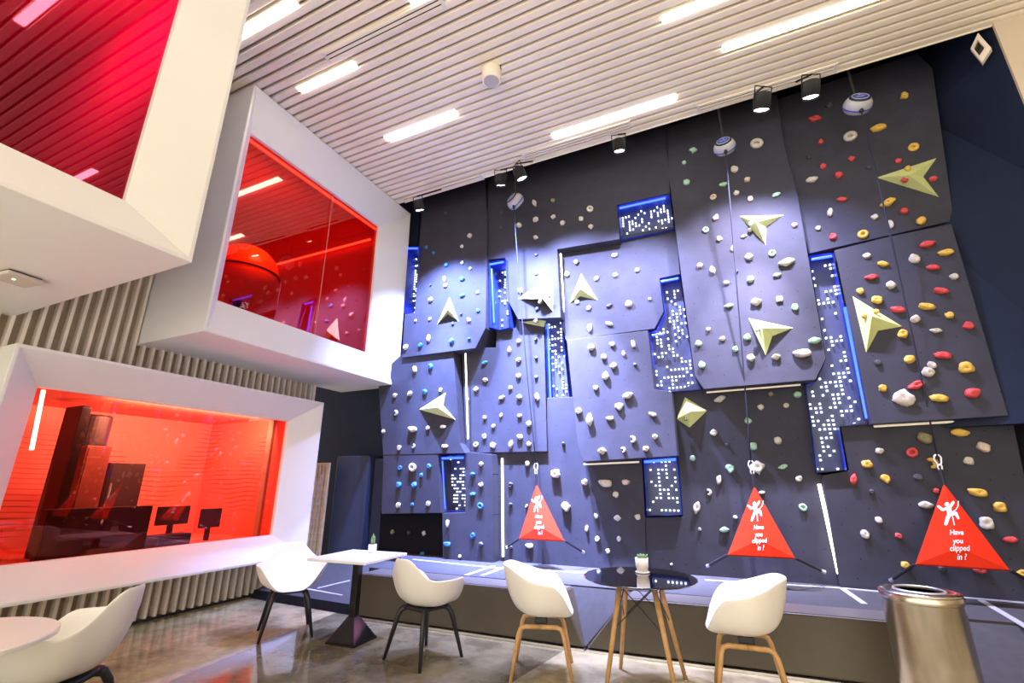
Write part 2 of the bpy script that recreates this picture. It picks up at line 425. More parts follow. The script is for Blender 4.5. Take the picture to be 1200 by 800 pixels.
L_U.location = (-4.6, 0.75, 5.6); L_U.rotation_euler = Vector((-0.45, 0.8, 0.1)).to_track_quat('-Z', 'Y').to_euler()
L_U.data.energy = 45
L_M = lamp('ball_fill_light', 'AREA', (-5.25, 3.7, 4.9), 30, (1.0, 0.45, 0.28), 0.4, rot=(0, R(80), 0))  # unseen lamp added near the pane to light the ball
L_L = lamp('lower_room_light', 'AREA', (-6.08, 3.7, 2.25), 62, (1.0, 0.85, 0.72), 0.16, rot=(0, R(72), 0), sy=1.9)
# ================================================================== THE CLIMBING WALL
# outline of each panel in photograph pixels, plane Y at z 0.45 and at z 6, Y of its back, name used in labels
PANELS = {}
def panel(key, poly, ya, yb, label, back=6.78, m=None):
    fr = [onYt(x, y, ya, yb) for x, y in poly]
    bk = [Vector((p.x, back, p.z)) for p in fr]
    o = build('climbing_slab', prism(B(), fr, bk), m or M_panel, label=label, cat='climbing slab', group='slate climbing wall panels')
    bevel_mod(o, 0.006, 2)
    PANELS[key] = (poly, ya, yb)
    return o
panel('P1', [(495, 195), (567, 195), (571, 260), (569, 384), (557, 408), (471, 419), (474, 368), (486, 366), (491, 290), (494, 250)], 5.52, 6.15,
      'upper left slate blue panel with a pale star and a cut lower corner')
panel('P2', [(443, 440), (472, 414), (531, 411), (539, 519), (545, 531), (449, 533), (446, 495)], 5.78, 6.00,
      'left slate blue panel carrying the pale green star that points left')
panel('P3', [(541, 407), (581, 407), (582, 386), (604, 384), (606, 366), (637, 364), (641, 529), (546, 531)], 5.97, 6.15,
      'narrow blue panel between the left warm light strip and the dotted slot')
panel('P4', [(572, 165), (782, 118), (785, 226), (723, 240), (726, 280), (653, 292), (657, 372), (607, 374), (594, 350), (592, 302), (572, 304)], 5.60, 6.20,
      'large dark top panel below the leftmost hanging belay device')
panel('P5', [(650, 286), (728, 276), (792, 265), (797, 321), (773, 326), (778, 365), (767, 385), (663, 399), (655, 370)], 5.75, 6.35,
      'brightest middle panel framed by a warm light strip at its upper left')
panel('P6', [(664, 398), (759, 387), (767, 456), (787, 459), (794, 534), (683, 541), (677, 523)], 5.76, 6.08,
      'lilac panel directly under the brightest middle panel')
panel('P7', [(641, 466), (690, 464), (690, 530), (752, 530), (756, 606), (757, 675), (577, 662), (576, 527), (641, 524)], 6.06, 6.06,
      'low blue panel behind the leftmost red banner')
panel('P8', [(777, 150), (910, 105), (918, 165), (935, 230), (968, 420), (956, 445), (825, 456), (814, 440), (798, 320), (783, 200)], 5.60, 6.20,
      'tall lilac panel with two pale stars under the middle belay device')
panel('P9', [(905, 118), (1075, 62), (1093, 80), (1118, 258), (1040, 276), (948, 297), (930, 230), (910, 165)], 5.75, 6.35,
      'dark top right panel with the big green star in shadow')
panel('P10', [(978, 293), (1042, 277), (1115, 262), (1182, 487), (1022, 497)], 5.72, 6.22,
      'right dark slate panel with the pale star beside the dotted strip')
panel('P11', [(985, 499), (1022, 492), (1185, 483), (1232, 708), (985, 688), (963, 557), (995, 551)], 6.02, 6.02,
      'low dark panel behind the rightmost red banner')
panel('P12', [(818, 448), (943, 444), (957, 554), (966, 557), (987, 692), (757, 675), (756, 606), (800, 605), (788, 459)], 6.09, 6.09,
      'low dark panel behind the middle red banner')
panel('P13L', [(449, 531), (513, 532), (517, 601), (447, 602)], 5.84, 5.84,
      'small blue panel left of the lowest left dotted window')
panel('P13R', [(545, 529), (577, 532), (578, 662), (519, 657), (518, 601), (545, 600)], 5.88, 5.88,
      'narrow dark panel right of the lowest left dotted window')
panel('PB', [(446, 599), (520, 599), (521, 660), (443, 654)], 6.10, 6.10,
      'black recessed panel at the foot of the wall on the far left', m=M_black)
PNAME = {'P1': 'upper left panel', 'P2': 'left panel with the green star', 'P3': 'narrow panel left of the dotted slot', 'P4': 'dark top panel',
         'P5': 'bright middle panel', 'P6': 'panel under the bright middle panel', 'P7': 'low panel with the left banner', 'P8': 'tall panel with two stars',
         'P9': 'top right panel', 'P10': 'right panel with the pale star', 'P11': 'low panel with the right banner', 'P12': 'low panel with the middle banner',
         'P13L': 'small lower left panel', 'P13R': 'narrow panel beside the white strip', 'PB': 'black lower left recess'}
def wall_at(x, y):
    best = None
    for k, (P, a, b) in PANELS.items():
        if inpoly(x, y, P):
            p = onYt(x, y, a, b)
            if best is None or p.y < best[1].y: best = (k, p)
    if best is None:
        d = []
        for k, (P, a, b) in PANELS.items():
            d.append((min(math.hypot(x - px, y - py) for px, py in P), k))
        k = min(d)[1]; best = (k, onYt(x, y, PANELS[k][1], PANELS[k][2]))
    return best

# ---------------------------------------------------------------- dotted LED windows sunk between the panels
rnd = random.Random(5)
def led_window(poly, yf, yb, label, strips, dens=0.5, off=0.0):
    fr = [onY(x, y, yf) for x, y in poly]
    c = sum(fr, Vector()) / len(fr)
    t = root('light_window', (c.x, yb, c.z), label, 'light panel', 'dotted blue light windows in the climbing wall')
    L = Vector((c.x, yb, c.z))
    P2 = [(p.x - L.x, p.z - L.z) for p in fr]
    bm = B(); prism(bm, [Vector((a, 0, b)) for a, b in P2], [Vector((a, 0.02, b)) for a, b in P2])
    bk = build('back_plate', bm, M_led_dark, t)
    # liner: inner faces of the recess
    bm = B(); n = len(P2); cx = sum(a for a, b in P2) / n; cz = sum(b for a, b in P2) / n
    def ins(i):
        a, b = P2[i]; return (a, b)
    for i in range(n):
        a, b = ins(i), ins((i + 1) % n)
        dx, dz = b[0] - a[0], b[1] - a[1]; ln = math.hypot(dx, dz)
        nx, nz = -dz / ln, dx / ln
        mid = ((a[0] + b[0]) / 2 + nx * 0.01, (a[1] + b[1]) / 2 + nz * 0.01)
        if not inpoly(mid[0], mid[1], P2): nx, nz = -nx, -nz
        e = 0.006
        A = (a[0] + nx * e, a[1] + nz * e); Bq = (b[0] + nx * e, b[1] + nz * e)
        q = [bm.verts.new((A[0], 0, A[1])), bm.verts.new((Bq[0], 0, Bq[1])), bm.verts.new((Bq[0], yf - yb + 0.03, Bq[1])), bm.verts.new((A[0], yf - yb + 0.03, A[1]))]
        bm.faces.new(q)
    build('liner', bm, M_liner, t)
    # dots
    bm = B(); pit = 0.047; sz = 0.0095
    xs = [a for a, b in P2]; zs = [b for a, b in P2]
    z = max(zs) - 0.05
    row = 0
    while z > min(zs) + 0.03:
        x = min(xs) + 0.03
        while x < max(xs) - 0.02:
            clump = noise.noise(Vector((x * 3.1 + off, z * 2.3, off)))
            if rnd.random() < dens - 0.07 + 0.45 * clump and all(inpoly(x + ex, z + ez, P2) for ex in (-.02, .02) for ez in (-.02, .02)):
                box(bm, x - sz, x + sz, -0.032, -0.008, z - sz, z + sz)
            x += pit
        z -= pit
    build('light_dots', bm, M_dot, t)
    for (x0, y0, x1, y1) in strips:
        a = onY(x0, y0, yf + 0.05); b = onY(x1, y1, yf + 0.05)
        s = B(); tube(s, [a - L, b - L], 0.016, 8)
        build('blue_strip', s, M_bstrip, t)
    return t
led_window([(723, 240), (785, 226), (790, 267), (727, 280)], 6.14, 6.40, 'dotted light window high up left of the tall panel', [(726, 244, 780, 232)], 0.5, 1)
led_window([(773, 326), (797, 322), (814, 440), (822, 456), (787, 459), (767, 456), (760, 388), (768, 386), (778, 365)], 5.98, 6.18,
           'stepped dotted light window between the bright middle panel and tall panel', [(775, 330, 795, 326), (764, 393, 778, 391)], 0.45, 2)
led_window([(948, 298), (977, 294), (1021, 497), (985, 500), (994, 551), (958, 554), (944, 450), (956, 446), (968, 420)], 5.95, 6.16,
           'tallest dotted light window at the right, running down beside the pale star', [(951, 304, 975, 300), (990, 360, 1016, 490)], 0.42, 3)
led_window([(753, 538), (793, 535), (799, 604), (757, 605)], 5.98, 6.14, 'low dotted light window left of the middle red banner', [(755, 541, 792, 538)], 0.5, 4)
led_window([(637, 370), (657, 371), (667, 469), (641, 471)], 6.04, 6.20, 'narrow upright dotted light window left of the lilac middle panel', [(640, 374, 656, 373), (642, 380, 645, 466)], 0.5, 5)
led_window([(572, 306), (592, 303), (598, 383), (584, 386), (572, 383)], 5.96, 6.36, 'narrow dotted light window right of the upper left panel', [(574, 310, 590, 307), (576, 315, 579, 378)], 0.45, 6)
led_window([(514, 534), (545, 532), (545, 599), (518, 600)], 5.90, 6.20, 'lowest left dotted light window above the black recess', [(517, 537, 543, 536), (518, 540, 521, 596)], 0.55, 7)
led_window([(472, 288), (491, 288), (486, 366), (466, 367)], 6.0, 6.4, 'sliver of dotted light window beside the middle projecting box', [(474, 291, 489, 291)], 0.6, 8)

# ---------------------------------------------------------------- warm light strips hidden at panel edges
def strip(a, b, Y, label, r=0.012):
    p, q = onY(*a, Y), onY(*b, Y)
    s = B(); tube(s, [p, q], r, 8)
    build('strip_light', s, M_dimstrip if 'under the' in label else M_wstrip, label=label, cat='strip light', group='warm strip lights at the panel edges')
strip((545.5, 414), (548.5, 514), 5.97, 'upright warm strip light right of the left green star')
strip((588.5, 537), (589.5, 652), 6.04, 'upright white strip light left of the leftmost red banner', 0.016)
strip((657, 297), (661, 366), 6.13, 'upright warm strip light at the left edge of the bright panel')
strip((659, 294), (714, 285), 6.20, 'warm strip light along the top of the bright middle panel')
strip((684, 544), (749, 541), 5.99, 'warm strip light under the lilac middle panel')
strip((828, 459.5), (938, 450.5), 6.00, 'warm strip light under the tall panel with two stars')
strip((960, 567), (983, 672), 6.05, 'white upright strip light between the middle and right banners', 0.018)
strip((1024, 499.5), (1178, 490.5), 5.97, 'warm strip light under the right panel with the pale star')

# ---------------------------------------------------------------- green star volumes (three-armed, raised to an apex)
def star(pts, notch, label, h=0.16, apex=None, dy=0.0, base=None):
    """pts: three tips; notch: concave corner between tips 1 and 2 (opposite tip 0)"""
    c = apex or ((pts[0][0] * .34 + notch[0] * .66), (pts[0][1] * .34 + notch[1] * .66))
    k, pc = wall_at(sum(p[0] for p in pts) / 3, sum(p[1] for p in pts) / 3)
    if base: k = base
    a, b = PANELS[k][1], PANELS[k][2]
    W = lambda q: onYt(q[0], q[1], a, b)
    out = [W(pts[0]), W(pts[1]), W(notch), W(pts[2])]
    # apex point raised on its own sight line
    ap = onYt(c[0], c[1], a - h, b - h)
    t = root('star_volume', out[0], label, 'climbing volume', 'pale green star volumes on the climbing wall')
    bm = B()
    v = [bm.verts.new(p - out[0]) for p in out]; vb = [bm.verts.new(p - out[0] + Vector((0, 0.02, 0))) for p in out]
    av = bm.verts.new(ap - out[0])
    for i in range(4): bm.faces.new((v[i], v[(i + 1) % 4], av)); bm.faces.new((v[i], vb[i], vb[(i + 1) % 4], v[(i + 1) % 4]))
    bm.faces.new(vb)
    o = build('body', bm, M_green, t)
    bevel_mod(o, 0.006, 2)
    return t
STARS = {}
star([(526.7, 347.5), (511.7, 381), (537.5, 376.7)], (525, 368), 'pale star volume pointing up on the upper left panel', 0.12, (525, 362))
star([(490.8, 479.7), (522.5, 459.7), (534, 491.7)], (520, 475.3), 'pale green star volume pointing left above the lower left dotted window', 0.15, (513, 477))
star([(647.5, 321), (606.7, 350), (648, 365)], (637, 346), 'pale star volume left of the bright panel, cut by a dark edge', 0.14, (636, 350), base='P4')
star([(610, 377.5), (643, 370), (637.5, 383)], (639, 377), 'small olive star volume tucked under the dark top panel', 0.08, (628, 376), base='P3')
star([(681, 320), (666.7, 356), (700.8, 351.7)], (680, 347), 'pale star volume pointing up on the bright middle panel', 0.12, (680, 338))
star([(866.7, 253), (919, 251.7), (897.5, 287.5)], (898.3, 265), 'upper of the two star volumes on the tall lilac panel', 0.14, (886, 260))
star([(876.7, 372.5), (930, 384), (897.5, 416.7)], (905, 394), 'lower of the two star volumes on the tall lilac panel', 0.14, (893, 384))
star([(802.5, 465), (793, 491), (829, 481)], (808, 501), 'kite shaped pale volume below the stepped dotted window', 0.13, (809, 482), base='P12')
star([(1026.7, 208), (1097.5, 185), (1100.8, 231)], (1082, 207.5), 'large green star volume in shadow at the top right', 0.16, (1066, 205))
star([(999, 346.7), (1057.5, 382.5), (1015, 413)], (1029, 387.5), 'large pale star volume on the right panel beside the dotted strip', 0.16, (1022, 370))

# ---------------------------------------------------------------- climbing holds
Z = {'A': (430, 200, 6), 'B': (430, 320, 6), 'C': (430, 440, 6), 'D': (430, 560, 6), 'E': (600, 200, 6), 'F': (600, 320, 6), 'G': (600, 440, 6), 'H': (600, 560, 6),
     'I': (760, 80, 6), 'J': (760, 200, 6), 'K': (760, 320, 6), 'L': (760, 440, 6), 'M': (760, 560, 6), 'N': (920, 80, 6), 'O': (920, 200, 6), 'P': (920, 320, 6),
     'Q': (920, 440, 6), 'R': (920, 560, 6), 'S': (1040, 380, 4), 'T': (1040, 540, 5)}
# sheet: x y colour size [shape]; stars: v = sits on a star volume
HOLDS = """
A 725 460 w 20;420 540 b 17;470 578 b 12;670 533 w 15;560 665 b 17;672 648 w 15;728 688 w 14;550 765 w 21 tall;672 762 b 20;555 300 k 13;950 300 k 14;945 405 k 15;1072 385 w 21
B 450 85 k 9;555 88 w 18;450 188 w 21;672 158 b 19 wide;780 135 w 14;785 265 b 15;665 288 k 9;605 355 k 13 box;720 332 w 18;345 335 w 11;445 322 w 14;438 460 w 24 tall;275 520 w 22;380 508 b 20;598 478 b 21;720 463 b 12;340 675 w 23 tall;450 655 b 21;830 630 t 20 wide;835 752 w 20 wedge;1005 540 w 21 tall;1070 478 w 18;1070 608 w 20;1068 722 w 20;1190 595 k 12;1082 125 w 22
C 200 140 w 18;305 125 w 20;410 115 b 20;520 100 w 16;205 262 w 24 crescent;118 392 w 16;328 378 w 32 wide;430 368 w 16;537 358 w 21 wide;230 508 w 19;330 495 w 18 crescent;550 495 w 22 wide;235 648 b 17 ring;325 645 w 32 ring;440 638 b 19;385 700 b 17;228 768 b 23;335 768 b 23;770 95 w 19;710 168 w 13;950 155 w 20 wide;1075 150 w 20;1010 85 w 16;830 295 w 16;945 278 w 16 tall;1075 282 w 17;890 355 w 16;1140 340 w 22;828 428 w 20;1080 430 w 22;768 485 w 20 ring;888 490 w 23;1015 482 w 25 tall;1140 480 w 18;805 622 w 17;745 695 b 20 wedge;805 765 w 18;1130 620 o 21;1012 768 k 20
D 225 190 w 21;322 185 b 14;433 180 w 19;745 112 b 20 wide;800 195 b 24 ring;570 320 w 22 tall;183 377 o 18;295 385 k 14;403 387 w 17;745 402 b 20 box;568 463 b 26 wide;803 465 k 18;393 535 b 20;655 550 w 12;1012 185 k 14;1015 485 k 14
E 160 230 w 25 tall;290 212 o 18 box;550 272 w 26 ring;168 345 w 22;292 325 w 18;358 370 w 20;488 342 w 20 box;555 395 w 20;170 470 w 18;172 592 k 14;172 722 w 14;452 645 o 22;722 597 w 21;388 730 w 22;595 760 w 19;730 735 w 20;882 700 w 18
F 265 165 k 14 v;200 205 o 20 v;178 252 k 16;540 248 w 19;685 230 k 20 wide;822 220 w 28;460 205 w 18 box;970 183 w 12;548 385 w 27 tall;687 358 w 24 wide;172 340 o 20 v;170 465 k 13;172 595 k 14;172 730 k 15;558 522 w 26;705 500 w 21;645 588 w 21;855 500 w 24 tall;785 565 w 18 tall;715 650 w 24;865 642 k 14;660 725 w 28;515 85 w 14 v
G 590 85 w 20;815 140 w 33 wide;755 218 w 28 tri;470 248 w 24;548 310 w 38 tall;690 300 w 24 wide;992 273 w 24 wide;848 448 w 30 crescent;1008 430 w 20;635 530 w 30 wedge;782 522 w 24 crescent;942 515 w 22;363 478 k 13;308 690 w 36;178 150 w 25 tall;512 750 w 24;660 755 w 42 wide;800 748 p 28 wedge
H 380 200 w 34;732 115 w 24;593 267 w 18;742 280 w 26 wedge;885 272 w 22;527 352 w 20 tall;602 425 w 20 box;752 425 w 18;675 512 w 18;125 475 w 26 wide;1120 605 w 9;105 195 w 12 tall
I 315 580 g 24 tri;250 665 g 16;760 535 w 42 ring;605 715 w 28 box;1125 630 k 14
J 268 85 g 25;525 100 g 25 wide;455 188 p 23 ring;692 65 p 22;618 160 w 20;715 200 w 22;898 170 g 24 wide;472 335 p 23;402 418 g 23 ring;498 482 p 22;590 550 w 20 tall;718 378 g 17 v;712 420 w 15;670 462 w 18 wide;1025 385 p 20;705 610 w 28;868 582 g 26 ring;970 645 w 42 wide;360 668 p 22;450 700 p 28 tall;620 710 k 12;718 765 g 26;903 735 g 23 wide;1145 68 w 34 wide;1190 408 w 18
K 548 68 w 18;565 230 g 24 wide;755 205 w 34 wedge;920 185 w 26 box;1028 240 g 26;420 395 w 16;352 495 g 24;520 463 w 20 wedge;612 535 g 22;695 452 g 26;762 398 w 19 v;718 598 w 29;895 590 w 28 wedge;1080 565 w 48 wide;1165 475 g 36 wide;378 648 g 26
L 502 165 w 33 wide;860 130 o 18 box;1048 133 g 26;788 222 w 22;967 210 w 18 ring;700 318 g 25;458 402 w 26;553 487 k 14;735 495 g 30;910 455 w 28;312 580 g 22;575 655 g 30 tri;765 645 w 46 tri;945 640 g 26 wide;495 730 w 28 tall;1055 725 w 23;262 303 o 17 v
M 423 98 w 26 crescent;340 205 w 36 tall;795 100 w 18 wide;612 275 w 15;532 362 g 28 wide;360 358 w 12;1085 205 g 27 ring;162 605 w 10
N 208 360 r 34 wide;310 265 k 24;455 485 w 42 ring;250 518 r 20;467 640 r 22;268 692 r 22;375 755 r 28;835 200 y 28 box;655 425 y 40 wide;900 560 y 34 ring;793 655 r 22;862 705 y 22 v;165 630 k 12;585 700 k 16;840 785 r 24 v;1040 780 r 24
O 398 205 r 28 wide;315 295 w 30 tall;232 405 w 18;335 465 r 27;545 450 y 34 ring;628 328 w 24;720 228 y 42 wide;742 380 w 28 tall;835 285 r 27;952 355 y 32;995 520 r 40 wide;1128 578 y 38 wide;910 625 w 36;1037 682 r 34 wide;572 600 w 24;685 657 y 31 wide;605 750 r 33 wide;1185 745 w 26
P 740 85 w 32;525 128 y 25;642 190 y 34;790 258 r 37 wide;1098 128 r 37 wide;998 238 y 40 wide;1152 298 y 27;915 325 w 30;1058 405 w 28 wide;825 428 y 34;872 605 y 34;650 628 k 24;1105 578 r 44 wide;1032 648 w 28;1003 697 w 38;560 305 y 19 v;640 270 y 19 v
Q 685 88 y 28;918 68 r 44 wide;830 155 w 62 fan;1078 158 y 46 wide;975 438 o 44;660 530 w 25;890 540 r 36 ring;1030 615 y 44 crescent;572 622 y 33;480 728 r 34 tall;708 725 y 30 tri;935 715 k 30
R 608 95 k 18;655 295 w 24;563 395 w 30;795 405 r 22;845 610 y 29;985 188 w 38 wide;1060 90 r 20;1100 635 k 16
S 365 205 y 31;393 325 r 29;335 507 y 31 wide;445 575 p 26;378 640 w 21;377 8 r 22
T 420 0 k 1;525 183 y 38 wide;655 268 y 34;575 362 w 38;718 460 r 30 wide;540 640 r 26 wide;318 630 k 20;785 655 y 28 wide
"""
def hold_mesh(kind, seed, cm):
    bm = B(); rs = random.Random(seed * 7 + len(kind))
    off = Vector((seed * 3.7, seed * 1.3, seed * 2.1))
    if kind == 'ring':
        n, k = 22, 10
        vs = []
        for i in range(n):
            a = 2 * math.pi * i / n
            rr = 0.66 + 0.05 * math.sin(2 * a + seed)
            row = []
            for j in range(k):
                b = 2 * math.pi * j / k
                r = rr + 0.36 * math.cos(b)
                row.append(bm.verts.new((r * math.cos(a), -0.30 - 0.36 * math.sin(b) * 1.1, r * math.sin(a))))
            vs.append(row)
        for i in range(n):
            for j in range(k):
                bm.faces.new((vs[i][j], vs[(i + 1) % n][j], vs[(i + 1) % n][(j + 1) % k], vs[i][(j + 1) % k]))
        for v in bm.verts:
            if v.co.y > 0.02: v.co.y = 0.02
        r = bmesh.ops.create_cone(bm, cap_ends=True, segments=16, radius1=0.6, radius2=0.6, depth=0.12)
        bmesh.ops.transform(bm, matrix=Matrix.Translation((0, -0.05, 0)) @ Matrix.Rotation(math.pi / 2, 4, 'X'), verts=r['verts'])
    elif kind == 'crescent':
        pts = []; rad = []
        for i in range(13):
            a = R(115 - i * 19); s = math.sin(math.pi * (i + 0.8) / 13.6)
            pts.append((0.62 * math.cos(a) - 0.15, -0.30, 0.62 * math.sin(a))); rad.append(0.16 + 0.26 * s)
        tube(bm, pts, rad, 10)
        for v in bm.verts: v.co.y = max(-0.95, min(0.02, v.co.y))
    else:
        bmesh.ops.create_icosphere(bm, subdivisions=3, radius=1)
        sx, sy, sz = {'tall': (0.62, 0.75, 1.15), 'wide': (1.18, 0.72, 0.62), 'box': (0.9, 0.7, 0.9), 'wedge': (1.05, 0.9, 0.75), 'fan': (1.0, 0.45, 0.9), 'tri': (1.0, 0.7, 1.0)}.get(kind, (0.95, 0.85, 0.9))
        lump = [(Vector((rs.uniform(-.7, .7), rs.uniform(-.8, -.1), rs.uniform(-.7, .7))), rs.uniform(0.25, 0.5)) for _ in range(3)]
        for v in bm.verts:
            c = v.co.copy()
            if kind == 'box':
                mx = max(abs(c.x), abs(c.y), abs(c.z)); c = c.lerp(c / mx * 0.85, 0.75)
            d = 1 + 0.30 * noise.noise(c * 1.3 + off) + 0.10 * noise.noise(c * 3.4 + off)
            c = c * d
            for lp, la in lump:
                q = (c - lp).length
                c += c.normalized() * la * 0.6 * math.exp(-q * q * 5)
            if kind == 'tri':
                s = 1 - 0.55 * max(0, -c.z); c.x *= s * (1.1 if c.z > 0 else 1)
            if kind == 'wedge':
                c.y *= 0.55 + 0.55 * (c.z + 1) / 2 * 1.4; c.x *= 1 - 0.25 * max(0, -c.z)
            if kind == 'fan':
                c.x *= 1.05 - 0.35 * c.z
                c += c.normalized() * 0.06 * math.sin(c.length * 16 + 4 * c.x)
            v.co = Vector((c.x * sx, c.y * sy - 0.22, c.z * sz))
            if v.co.y > 0.02: v.co.y = 0.02
        # finger pocket pressed in from the front
        for v in bm.verts:
            q = (v.co.x ** 2 + (v.co.z - 0.05) ** 2)
            if v.co.y < -0.2: v.co.y *= 1 - 0.30 * math.exp(-q * 12)
    for f in bm.faces: f.smooth = True
    me = bpy.data.meshes.new('hold')
    bmesh.ops.recalc_face_normals(bm, faces=bm.faces)
    bm.to_mesh(me); bm.free(); me.materials.append(cm)
    return me
HMESH = {}
bmb = B(); r_ = bmesh.ops.create_cone(bmb, cap_ends=True, segments=10, radius1=0.13, radius2=0.13, depth=0.3)
bmesh.ops.transform(bmb, matrix=Matrix.Rotation(math.pi / 2, 4, 'X'), verts=bmb.verts)
BOLT = bpy.data.meshes.new('bolt'); bmb.to_mesh(BOLT); bmb.free(); BOLT.materials.append(M_bolt)
ORD = ['', 'highest', 'second highest', 'third highest', 'fourth highest', 'fifth highest', 'sixth highest', 'seventh highest', 'eighth highest', 'ninth highest', 'tenth highest',
       'eleventh highest', 'twelfth highest', 'thirteenth highest', 'fourteenth highest', 'fifteenth highest', 'sixteenth highest', 'seventeenth highest', 'eighteenth highest',
       'nineteenth highest', 'twentieth highest', '21st highest', '22nd highest', '23rd highest', '24th highest', '25th highest', '26th highest', '27th highest', '28th highest', '29th highest', '30th highest']
recs = []
for line in HOLDS.strip().splitlines():
    zk, rest = line[0], line[2:]
    ox, oy, sc = Z[zk]
    for it in rest.split(';'):
        f = it.split()
        x, y, c, s = ox + float(f[0]) / sc, oy + float(f[1]) / sc, f[2], float(f[3]) / sc
        if s < 1: continue
        sh = f[4] if len(f) > 4 else 'blob'
        k, p = wall_at(x, y)
        recs.append([k, c, y, x, s, sh, p])
groups = {}
for r in recs: groups.setdefault((r[0], r[1]), []).append(r)
SHW = {'ring': 'ring shaped', 'crescent': 'crescent', 'tall': 'upright', 'wide': 'broad', 'box': 'blocky', 'wedge': 'wedge', 'fan': 'fan shaped', 'tri': 'triangular'}
hi = 0
for (k, c), L in groups.items():
    L.sort(key=lambda r: (r[2], r[3]))
    for n, (kk, cc, y, x, s, sh, p) in enumerate(L, 1):
        hi += 1
        vol = sh == 'v'
        kind = 'blob' if vol else sh
        seed = hi % 5
        key = (kind, seed, c)
        if key not in HMESH: HMESH[key] = hold_mesh(kind, seed, HM[c])
        word = HOLD_WORD[c]
        if len(L) == 1: lab = f'the only {word} hold on the {PNAME[k]}'
        elif n == len(L): lab = f'lowest {word} hold on the {PNAME[k]}'
        else: lab = f'{ORD[n]} {word} hold on the {PNAME[k]}'
        o = bpy.data.objects.new('climbing_hold', HMESH[key])
        rad = s * depth(p) / FPX * 0.95
        dy = 0.0
        if vol: p = onY(x, y, p.y - 0.085); rad *= 0.95
        o.location = p
        rr = random.Random(hi)
        spin = rr.uniform(-0.35, 0.35) if kind in ('tall', 'wide', 'tri', 'wedge', 'fan', 'crescent') else rr.uniform(-3, 3)
        o.rotation_euler = (0, spin, 0)
        o.scale = (rad, max(rad * 0.95, 0.03), rad)
        link(o, None, lab, 'climbing hold', 'climbing holds on the ' + PNAME[k])
        if s > 3.2 and kind not in ('ring', 'crescent'):
            b = bpy.data.objects.new('bolt', BOLT); COL.objects.link(b); b.parent = o
            dg = HMESH[key]
            yy = min(v.co.y for v in dg.vertices if v.co.x ** 2 + (v.co.z - 0.05) ** 2 < 0.03) if any(v.co.x ** 2 + (v.co.z - 0.05) ** 2 < 0.03 for v in dg.vertices) else -0.6
            b.location = (0, yy + 0.13, 0.05)
# ================================================================== BELAY GATES, ROPES, DEVICES
def poly_line(bm, pts, wd, n=8):
    """flat ribbon with round ends in the xy plane"""
    wds = wd if hasattr(wd, '__len__') else [wd] * len(pts)
    for (a, b, wa, wb) in zip(pts[:-1], pts[1:], wds[:-1], wds[1:]):
        a = Vector(a); b = Vector(b); d = (b - a).normalized(); nrm = Vector((-d.y, d.x))
        bm.faces.new([bm.verts.new((*q, 0)) for q in (a + nrm * wa, a - nrm * wa, b - nrm * wb, b + nrm * wb)])
    for a, wa in zip(pts, wds):
        bm.faces.new([bm.verts.new((a[0] + wa * math.cos(2 * math.pi * i / 12), a[1] + wa * math.sin(2 * math.pi * i / 12), 0)) for i in range(12)])
def climber_bm():
    bm = B()
    bm.faces.new([bm.verts.new((347 + 14 * math.cos(2 * math.pi * i / 16), 266 + 14 * math.sin(2 * math.pi * i / 16), 0)) for i in range(16)])
    poly_line(bm, [(294, 274), (322, 298), (352, 290)], [7, 8, 9])
    poly_line(bm, [(362, 292), (388, 254)], [10, 9])
    poly_line(bm, [(358, 292), (366, 330)], [16, 14])
    poly_line(bm, [(362, 330), (350, 356), (342, 384)], [12, 12, 10])
    poly_line(bm, [(372, 328), (404, 324), (418, 352)], [11, 11, 8])
    poly_line(bm, [(422, 246), (418, 280), (404, 302), (384, 312)], [3, 3.5, 3, 2.5])
    poly_line(bm, [(382, 344), (392, 394)], 3.2)
    return bm
def text_bm(s, cx, cy, hgt):
    cu = bpy.data.curves.new('t', 'FONT'); cu.body = s; cu.size = hgt * 1.4; cu.align_x = 'CENTER'; cu.offset = hgt * 0.018
    o = bpy.data.objects.new('t', cu); COL.objects.link(o)
    bpy.context.view_layer.update()
    me = bpy.data.meshes.new_from_object(o.evaluated_get(bpy.context.evaluated_depsgraph_get()))
    bpy.data.objects.remove(o)
    bm = B(); bm.from_mesh(me); bpy.data.meshes.remove(me)
    for v in bm.verts: v.co = Vector((cx + v.co.x, cy + hgt * 0.5 - v.co.y, 0))
    return bm
PA, PL, PRt = Vector((330, 128)), Vector((165, 607)), Vector((722, 640))      # print layout frame
def bary(p):
    v0 = PL - PA; v1 = PRt - PA; v2 = Vector((p[0], p[1])) - PA
    d = v0.x * v1.y - v1.x * v0.y
    b = (v2.x * v1.y - v1.x * v2.y) / d; c = (v0.x * v2.y - v2.x * v0.y) / d
    return 1 - b - c, b, c
